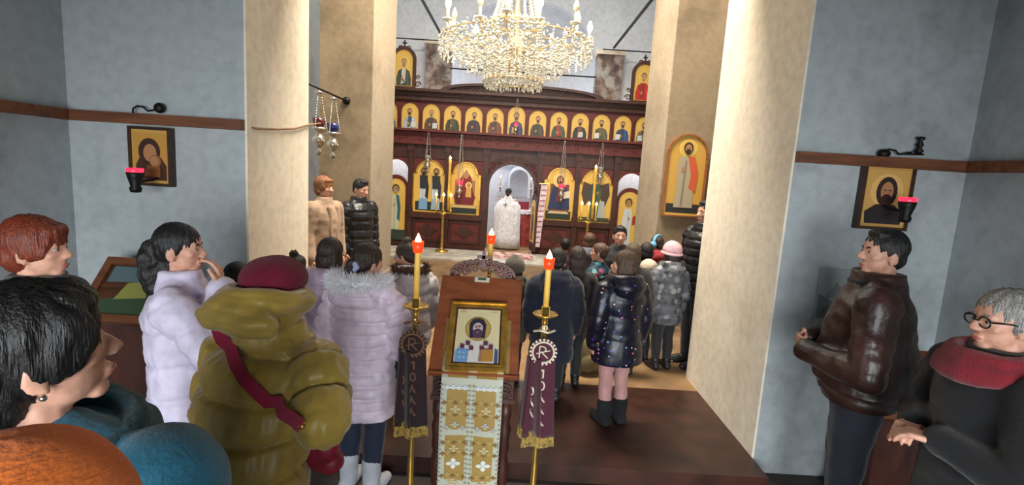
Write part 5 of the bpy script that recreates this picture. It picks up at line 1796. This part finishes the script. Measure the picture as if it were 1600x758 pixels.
for i, (c, n_) in enumerate(pts):
    t = (pts[min(i + 1, len(pts) - 1)][0] - pts[max(i - 1, 0)][0]).normalized()
    n2 = sum((pts[max(0, min(len(pts) - 1, i + k))][1] for k in (-3, -2, -1, 0, 1, 2, 3)), V((0, 0, 0))).normalized()
    sd = t.cross(n2).normalized() * .021
    rr.append([c - sd, c + sd, c + sd + n2 * .005, c - sd + n2 * .005])
PK = mat('dark_pink_leather', S(160, 34, 70), .4, var=.12, scale=10, bump=.15, bscale=40)
MB().loft(rr).build('strap', PK, bag, 40)
end = pts[-1][0]
q = inv @ P(497, 690, 1.80)
mb = MB(); mb.limb([((q.x - .07, q.y, q.z - .06), .055), ((q.x + .04, q.y + .02, q.z - .07), .055)]); mb.limb([((q.x - .05, q.y, q.z + .07), .042), ((q.x + .03, q.y + .02, q.z + .06), .045)]); mb.ell((q.x - .01, q.y, q.z), (.10, .065, .12))
me, c = fuse(mb, .008, 2); nn = normals(me, c); c = c + nn * (.006 * wob(c, 26))[:, None]; put(me, c)
link('bag_body', me, mat('dark_red_soft_leather', S(128, 24, 44), .42, var=.2, scale=12, bump=.3, bscale=30), bag)
mb = MB(); mb.tube([end, (q.x - .02, q.y - .02, q.z + .10)], .012, 8); mb.torus((q.x - .03, q.y - .055, q.z + .09), .018, .004, 16, 6, Matrix.Rotation(PI / 2, 4, 'X')); mb.build('ring', BRASS, bag, True)

# --- children in the middle left ------------------------------------------
p = Person('child with dark hair half hidden behind the dark red beret', (372, 407), 3.05, NF, 0, vox=.012)
p.hair('short', BLK); p.coat('coat', cloth('dark_brown_cloth', S(48, 38, 36)), .42, .022); p.trousers(BLACK); p.shoes(SHOE)

p = Person('child with dark hair tied in a messy bun before the left jamb', (464, 390), 3.7, 0, -10, top=.04, vox=.012)
p.hair('pulled', DBR, extra=(((0, -.2, 1.07), (.17, .17, .13)), ((.1, -.22, 1.16), (.05, .05, .1)), ((-.08, -.2, 1.16), (.04, .04, .09))))
p.coat('coat', cloth('dark_brown_cloth', (0, 0, 0)), .42, .022, hood=.9); p.trousers(BLACK); p.shoes(SHOE)

p = Person('girl with long dark brown hair and pale lilac hood behind the pink jacket', (518, 370), 3.3, 0, -8, vox=.011)
p.hair('long', BRN, .009, 1.2)
p.coat('quilted_coat', cloth('pale_lilac_nylon', S(196, 172, 196), .5, bump=.2), .36, .028, quilt=(.08, .010), hood=1.3, hoodz=0.)
p.trousers(JEANS); p.shoes(SHOE)

p = Person('girl in pale pink quilted jacket with white fur hood and blue hair tie', (572, 378), 2.95, NF, -16, top=.012, vox=.009, turn=-22, nod=6, wide=1.08,
           arms=dict(L='front', R=((.17, .015, .615), (.15, .12, .53), (-.6, .7, -.1), (0, 0, -1))))
p.face(BRN); p.hair('pulled', BRN, .008, 1.1, extra=(((0, -.5, .5), (.16, .17, .14)), ((.0, -.58, .26), (.15, .13, .26))))
mb = MB()
for i in range(9):
    a = 2 * PI * i / 9; mb.ell(p.local((.17 * math.cos(a), -.50 + .03 * math.cos(3 * a), .40 + .12 * math.sin(a))), .017, seg=8, ring=6)
me, c = fuse(mb, .006, 1); put(me, c); link('hair_tie', me, cloth('pale_blue_band', S(176, 186, 226)), p.root)
PJ = cloth('pale_pink_nylon', S(242, 222, 240), .48, bump=.15)
p.coat('quilted_jacket', PJ, .335, .036, flare=.008, quilt=(.078, .013), hood=1.2, wrinkle=.007, vox=.009)
H = p.H; zc = p.zs + .062 * H
p.fur(mat('white_faux_fur', S(246, 246, 250), .95, var=0, sheen=.6), [(.085 * H * math.sin(a), -.03 * H - .105 * H * math.cos(a), zc - .0 * H + .01 * H * math.cos(a)) for a in [math.radians(-115 + 230 * i / 16) for i in range(17)]], .030, 2600, .045)
p.trousers(JEANS); p.shoes(mat('white_boot', S(206, 208, 216), .6, var=.08), .14, name='boot', k=1.1)

p = Person('child in pale grey puffer jacket with brown fur hood looking left', (640, 372), 3.9, 0, 38, top=.035, vox=.009, turn=34, nod=14, wide=1.15)
p.face(BRN); p.hair('pulled', BRN, .008, 1.1, extra=(((.05, -.16, 1.06), (.22, .2, .16)), ((0, -.42, .4), (.2, .15, .3))))
mb = MB()
for q_ in (-1, 1):
    mb.torus(p.local((q_ * .135, .37, .50)), .019, .0028, 16, 6, p.HM.to_3x3().normalized().to_4x4() @ Matrix.Rotation(PI / 2, 4, 'X')); mb.tube([p.local((q_ * .22, .35, .52)), p.local((q_ * .34, .0, .50))], .0025, 6)
mb.tube([p.local((-.05, .40, .51)), p.local((.05, .40, .51))], .0025, 6)
mb.build('glasses', mat('blue_plastic', S(60, 100, 160), .3, var=0), p.root, True)
p.coat('puffer_jacket', cloth('pale_grey_nylon', S(204, 196, 200), .45, bump=.15), .38, .04, quilt=(.15, .016), hood=1.1, depth=1.1)
H = p.H; zc = p.zs + .062 * H
p.fur(mat('brown_fur', S(92, 70, 54), .95, var=.25, scale=30), [(.085 * H * math.sin(a), -.03 * H - .10 * H * math.cos(a), zc) for a in [math.radians(-125 + 250 * i / 16) for i in range(17)]], .02, 1200, .035, 4)
p.trousers(JEANS); p.shoes(SHOE)

p = Person('child in khaki coat and grey hood standing behind the lectern', (806, 395), 4.5, 0, -6, top=.03, vox=.011)
p.hair('bob', BRN)
hat(p, 'hood', cloth('grey_brown_knit', S(98, 90, 80), .95, bump=.6), (0, -.08, .52), (.50, .52, .56), (.1, 0), 0, 0)
p.coat('coat', cloth('khaki_cloth', S(84, 80, 66)), .34, .03, hood=1.); p.trousers(BLACK); p.shoes(SHOE)

# --- children in the middle right -----------------------------------------
NAVY = cloth('navy_cloth', S(17, 22, 42), .8)
p = Person('child in long navy coat with dark hair right of the candle', (872, 386), 4.15, 0, 4, vox=.01, wide=1.12)
p.hair('short', DBR); p.coat('coat', NAVY, .28, .036, flare=.01, hood=1.05, quilt=(.14, .006)); p.trousers(BLACK); p.shoes(SHOE, k=1.1)

p = Person('girl with long brown hair falling over a black jacket', (903, 384), 4.5, 0, 6, vox=.011)
p.hair('long', BRN, .009, 1.3, extra=(((0, -.34, -1.0), (.26, .12, .4)),)); p.coat('jacket', cloth('black_cloth', S(26, 26, 32)), .4, .026); p.trousers(BLACK); p.shoes(SHOE)

SEQ = spots('navy_with_sequins', S(14, 14, 30), [S(60, 70, 190), S(210, 120, 190), S(120, 180, 220), S(220, 200, 220), S(90, 60, 190), S(220, 120, 90)], 25, .18, .4)
p = Person('girl in dark coat strewn with shiny sequins and pink tights', (978, 390), 3.82, 0, 20, vox=.009, turn=48, wide=1.1)
p.face(BRN); p.hair('bob', LBR, .008, 1.3, extra=(((0, -.33, .0), (.33, .16, .4)),))
p.coat('sequin_coat', SEQ, .37, .036, flare=.02, hood=1.1, quilt=(.2, .004)); p.trousers(cloth('dusty_pink_tights', S(176, 128, 124), .7), .92, .05); p.shoes(mat('black_fuzzy_boot', S(20, 20, 24), .95, var=.3, bump=.8, bscale=120), .12, k=1.25)
H = p.H
mb = MB(); rg = random.Random(9)
for i in range(5):
    mb.ell((-.15 + .02 * rg.uniform(-1, 1), -.03 + .03 * rg.uniform(-1, 1), p.zs - .06 + .02 * rg.uniform(-1, 1)), .022, seg=8, ring=6)
mb.build('orange_bow', mat('orange_cloth', S(214, 92, 50), .8, var=.15), p.root, True)

TUR = spots('turquoise_print', S(30, 56, 72), [S(50, 130, 150), S(110, 160, 170), S(40, 90, 120), S(150, 60, 90), S(26, 40, 56)], 14, .42, .7)
p = Person('child in dark turquoise patterned jacket turned to the left', (937, 378), 5.2, 0, 60, vox=.01, turn=10)
p.face(BRN); p.hair('pulled', LBR, .009, 1.2, extra=(((0, -.42, .7), (.2, .16, .2)),)); p.coat('jacket', TUR, .36, .03, quilt=(.1, .008)); p.trousers(BLACK); p.shoes(SHOE)

p = Person('child with dark hair far right of the lectern crown, nearest the icon screen', (884, 371), 6.6, 0, 0, vox=.013)
p.hair('short', BLK); p.coat('coat', cloth('dark_plum_cloth', S(50, 36, 44)), .4, .025); p.trousers(BLACK); p.shoes(SHOE)

p = Person('girl with light brown hair and grey-blue coat in the middle of the crowd', (922, 363), 6.1, 0, -12, vox=.012)
p.hair('long', LBR, .01, 1.2); p.coat('coat', cloth('grey_blue_cloth', S(92, 96, 112)), .4, .025, hood=1.); p.trousers(BLACK); p.shoes(SHOE)

p = Person('young man with dark hair facing the camera in front of the icon screen', (970, 352), 5.5, 0, 168, vox=.008, male=True, turn=6)
p.face(BLK); p.hair('short', BLK, .009, 1., extra=(((0, .1, .9), (.27, .24, .13)),)); p.coat('coat', cloth('black_cloth', (0, 0, 0)), .42, .022); p.trousers(BLACK); p.shoes(SHOE)

p = Person('child with olive brown hair behind the sequin coat', (990, 379), 4.85, 0, -6, vox=.012)
p.hair('bob', S(74, 60, 38)); p.coat('coat', cloth('dark_olive_cloth', S(48, 46, 40)), .4, .025); p.trousers(BLACK); p.shoes(SHOE)

p = Person('child with dark brown bob beside the cream hat', (1011, 378), 5.7, 0, 2, vox=.012)
p.hair('bob', DBR); p.coat('coat', cloth('black_cloth', (0, 0, 0)), .4, .025); p.trousers(BLACK); p.shoes(SHOE)

p = Person('small child in cream woolly hat between sequin coat and pink hat', (1014, 404), 5.25, 0, 15, top=.03, vox=.012, wide=.82)
p.hair('bob', LBR)
hat(p, 'woolly_hat', mat('cream_wool', S(206, 188, 166), .95, var=.1, bump=.8, bscale=70), (0, -.06, .66), (.5, .53, .48), (.1, 0), 0, 0, (1., .05))
p.coat('coat', cloth('beige_fleece', S(160, 130, 106), bump=.6), .4, .03, hood=1.); p.trousers(BLACK); p.shoes(SHOE)

p = Person('girl in red jacket with pale blue ear warmer below the right pier icon', (1027, 367), 6.25, 0, 24, vox=.01, turn=16)
p.hair('pulled', BRN, .009, 1.1, extra=(((0, -.45, .35), (.2, .15, .4)),))
mb = MB(); pts = [p.local((.40 * math.sin(a), -.09 + .0 * math.cos(a), .60 + .46 * math.cos(a))) for a in [math.radians(-105 + 210 * i / 20) for i in range(21)]]
mb.tube(pts, .014, 8, flat=1.8)
for q_ in (-1, 1):
    mb.ell(p.local((q_ * .40, -.08, .46)), (.035, .045, .045))
mb.build('ear_warmer', mat('pale_blue_plush', S(116, 176, 214), .95, var=.1, bump=.6, bscale=90), p.root, True)
p.coat('jacket', cloth('red_cloth', S(150, 34, 44)), .4, .028, hood=1.); p.trousers(BLACK); p.shoes(SHOE)

GP = spots('grey_print', S(92, 94, 98), [S(130, 132, 136), S(70, 72, 78), S(150, 150, 152), S(58, 60, 66)], 17, .5, .7)
p = Person('girl in pale pink knitted hat and grey patterned jacket', (1051, 377), 5.05, 0, 16, top=.025, vox=.01)
p.hair('long', BRN, .01)
hat(p, 'knitted_hat', mat('pale_pink_knit', S(214, 172, 178), .95, var=.1, bump=.8, bscale=70, stretch=(1, 1, 4)), (0, -.06, .66), (.48, .52, .50), (.06, 0), 30, .012, (1.01, .06))
p.coat('patterned_jacket', GP, .37, .034, quilt=(.11, .010), hood=1.); p.trousers(BLACK); p.shoes(SHOE)

p = Person('tall man in black quilted jacket standing behind the right jamb', (1105, 313), 5.2, 0, 104, vox=.008, male=True, turn=6)
p.face(BLK, beard=None); p.hair('short', BLK, .009, 1., extra=(((0, .08, .92), (.27, .24, .13)),))
p.coat('puffer_jacket', mat('black_nylon', S(24, 24, 28), .4, var=.15, bump=.15), .44, .032, quilt=(.085, .012), collar=.085); p.trousers(BLACK); p.shoes(SHOE)

# --- couple by the left pier ----------------------------------------------
p = Person('woman with red-blond hair in beige coat standing by the left pier', (507, 275), 5.6, 0, -112, vox=.008, turn=8)
p.face(S(120, 80, 56), lips=S(180, 90, 86)); p.hair('pixie', BLOND, .008, .8)
p.coat('coat', cloth('beige_wool', S(168, 140, 116), .9, bump=.4), .3, .026, flare=.01, collar=.06)
H = p.H; mb = MB()
mb.limb([((.03 * H, .07 * H, p.zs), .018 * H), ((.02 * H, .080 * H, .55 * H), .016 * H)]); mb.limb([((-.045 * H, .065 * H, p.zs), .018 * H), ((-.03 * H, .080 * H, .6 * H), .016 * H)])
me, c = fuse(mb, .01, 2); put(me, c); link('lapels', me, cloth('beige_wool', (0, 0, 0)), p.root)
p.trousers(BLACK); p.shoes(SHOE)

p = Person('man in black jacket standing by the left pier, looking down', (562, 278), 6.2, 0, -118, vox=.008, male=True, nod=12, turn=6)
p.face(BLK); p.hair('short', BLK, .009, 1., extra=(((0, .08, .92), (.27, .24, .13)),))
p.coat('puffer_jacket', mat('black_nylon', (0, 0, 0)), .46, .03, quilt=(.11, .010), collar=.075); p.trousers(BLACK); p.shoes(SHOE)

# --- priest ----------------------------------------------------------------
p = Person('priest in long white robe standing before the altar, seen from behind', (795, 293), 12.6, 0, -12, vox=.011, male=True, nod=14, arms='front')
p.hair('short', BLK, .01, 1., extra=(((0, -.36, .3), (.2, .14, .34)),))
ROBE = mat('white_brocade_robe', S(224, 224, 228), .6, var=.1, scale=16, bump=.3, bscale=40)
mb = MB(); H = p.H; N = 48; rr = []
for z, rx, ry, k in ((.02, .20, .17, 1), (.2, .19, .16, 1), (.4, .185, .155, .9), (.6, .185, .155, .7), (.72, .18, .14, .5), (p.zs / H - .02, .135, .095, .25), (p.zs / H + .03, .06, .06, 0), (p.zs / H + .075, .042, .045, 0)):
    rr.append([V((H * (rx * 1.15 * (1 + .05 * k * math.sin(9 * a))) * math.cos(a), H * ry * (1 + .05 * k * math.sin(9 * a)) * math.sin(a), z * H)) for a in [2 * PI * j / N for j in range(N)]])
mb.loft(rr); mb.build('phelonion_robe', ROBE, p.root, True)
mb = MB(); zc = .74 * H
for a, b in (((-.05, 0), (.05, 0)), ((0, -.05), (0, .05))):
    mb.tube([(a[0], -.155 * H - .012, zc + a[1]), (b[0], -.155 * H - .012, zc + b[1])], .012, 6)
mb.build('embroidered_cross', mat('blue_silver_thread', S(110, 124, 150), .5, var=.05), p.root)
p.shoes(SHOE)

# --- right-hand men ---------------------------------------------------------
p = Person('man in dark brown leather jacket standing at the right wall facing left', (1382, 357), 2.65, NF, 58, vox=.0065, male=True, wide=1.16, top=.012, nod=-2, turn=24,
           arms=dict(L=((-.185, .0, .63), (-.05, .145, .625), (1, .30, 0), (0, -1, 0)), R=((.18, .01, .635), (.05, .15, .64), (-1, .35, 0), (0, -1, 0))))
p.face(BLK, lips=S(168, 100, 92)); p.hair('short', S(24, 22, 24), .007, .8, extra=(((0, .08, .92), (.27, .24, .12)),))
LEA = mat('brown_leather', S(60, 36, 31), .42, var=.3, scale=5, bump=.35, bscale=34, spec=.6)
p.coat('leather_jacket', LEA, .52, .016, collar=.05, wrinkle=.013, belly=.02, vox=.009, depth=1.1)
H = p.H
mb = MB(); mb.limb([(V((.058 * H * math.sin(a), -.004 * H + .058 * H * math.cos(a), p.zs + .034 * H)), .014 * H) for a in [2 * PI * i / 14 for i in range(15)]])
me, c = fuse(mb, .008, 2); put(me, c); link('knit_collar', me, cloth('black_knit', S(20, 19, 22), bump=.6), p.root)
mb = MB(); mb.erings([(0, -.004 * H, .505 * H, .118 * H + .012, .088 * H + .012), (0, -.004 * H, .545 * H, .122 * H + .018, .098 * H + .016)], 30); mb.build('waistband', LEA, p.root, True)
p.trousers(cloth('near_black_denim', S(22, 26, 40)), 1.05); p.shoes(SHOE)

p = Person('older man with grey hair, glasses and dark red scarf at right edge', (1578, 451), 1.86, NF, 84, vox=.0065, male=True, top=.012, wide=1.0, nod=2, lean=-.025,
           arms=dict(L=((-.17, .02, .64), (-.04, .095, .66), (.5, .8, .05), (0, 0, -1)), R=((.17, .0, .64), (.06, .08, .655), (-.6, .75, .05), (0, 0, -1))))
p.face(GREY, beard=None); p.hair('short', GREY, .008, 1.4, extra=(((.3, -.12, .5), (.1, .2, .22)), ((-.3, -.12, .5), (.1, .2, .22))))
GL = mat('dark_spectacle_frame', S(26, 22, 22), .3, var=0)
mb = MB(); RH = p.HM.to_3x3().normalized().to_4x4()
for q_ in (-1, 1):
    c = p.local((q_ * .15, .375, .50)); o_ = [c + RH @ V((.027 * math.cos(a), 0, .020 * math.sin(a))) for a in [2 * PI * i / 20 for i in range(20)]]
    mb.tube(o_, .0032, 6, closed=True); mb.tube([p.local((q_ * .27, .36, .53)), p.local((q_ * .345, .1, .53)), p.local((q_ * .35, -.06, .48))], .003, 6)
mb.tube([p.local((-.04, .40, .51)), p.local((.04, .40, .51))], .003, 6)
mb.build('glasses', GL, p.root, True)
p.coat('coat', cloth('black_wool', S(18, 18, 21), .9, bump=.4), .30, .022, collar=.08, flare=.012, wrinkle=.010)
H = p.H; mb = MB()
for dz, rr_, R0_ in ((.018, .027, .070), (.044, .021, .060)):
    mb.limb([(V((R0_ * H * math.sin(a), p.lean + .006 * H + (R0_ + .012) * H * math.cos(a), p.zs + dz * H - .004 * H * math.cos(a))), rr_ * H) for a in [2 * PI * i / 16 for i in range(17)]], 12)
me, c = fuse(mb, .008, 2); nn = normals(me, c); c = c + nn * (.007 * wob(c * np.array([1, 1, 3]), 20))[:, None]; put(me, c)
link('scarf', me, cloth('dark_red_wool', S(124, 24, 36), .95, bump=.6, bscale=120), p.root)
p.trousers(BLACK); p.shoes(SHOE)

# cloth bag among the children
q = P(917, 562, 4.82)
bg = empty('backpack', (q.x, q.y, 0), .2, 'olive and brown patterned school bag standing among the children', 'bag')
mb = MB(); mb.limb([((-.09, 0, .08), .08), ((.09, 0, .08), .08)]); mb.limb([((-.07, 0, .27), .07), ((.07, 0, .27), .07)]); mb.ell((0, 0, .18), (.15, .10, .18)); mb.ell((0, -.09, .12), (.10, .05, .09))
me, c = fuse(mb, .01, 2); c[:, 2] = np.maximum(c[:, 2], .003); put(me, c)
link('bag_body', me, spots('olive_print', S(92, 78, 44), [S(140, 120, 70), S(60, 44, 30), S(110, 90, 50)], 12, .4, .8), bg)
mb = MB(); mb.tube([(-.05, 0, .33), (-.045, 0, .40), (0, 0, .42), (.045, 0, .40), (.05, 0, .33)], .010, 8); mb.build('handle', cloth('brown_strap', S(60, 44, 34)), bg, True)
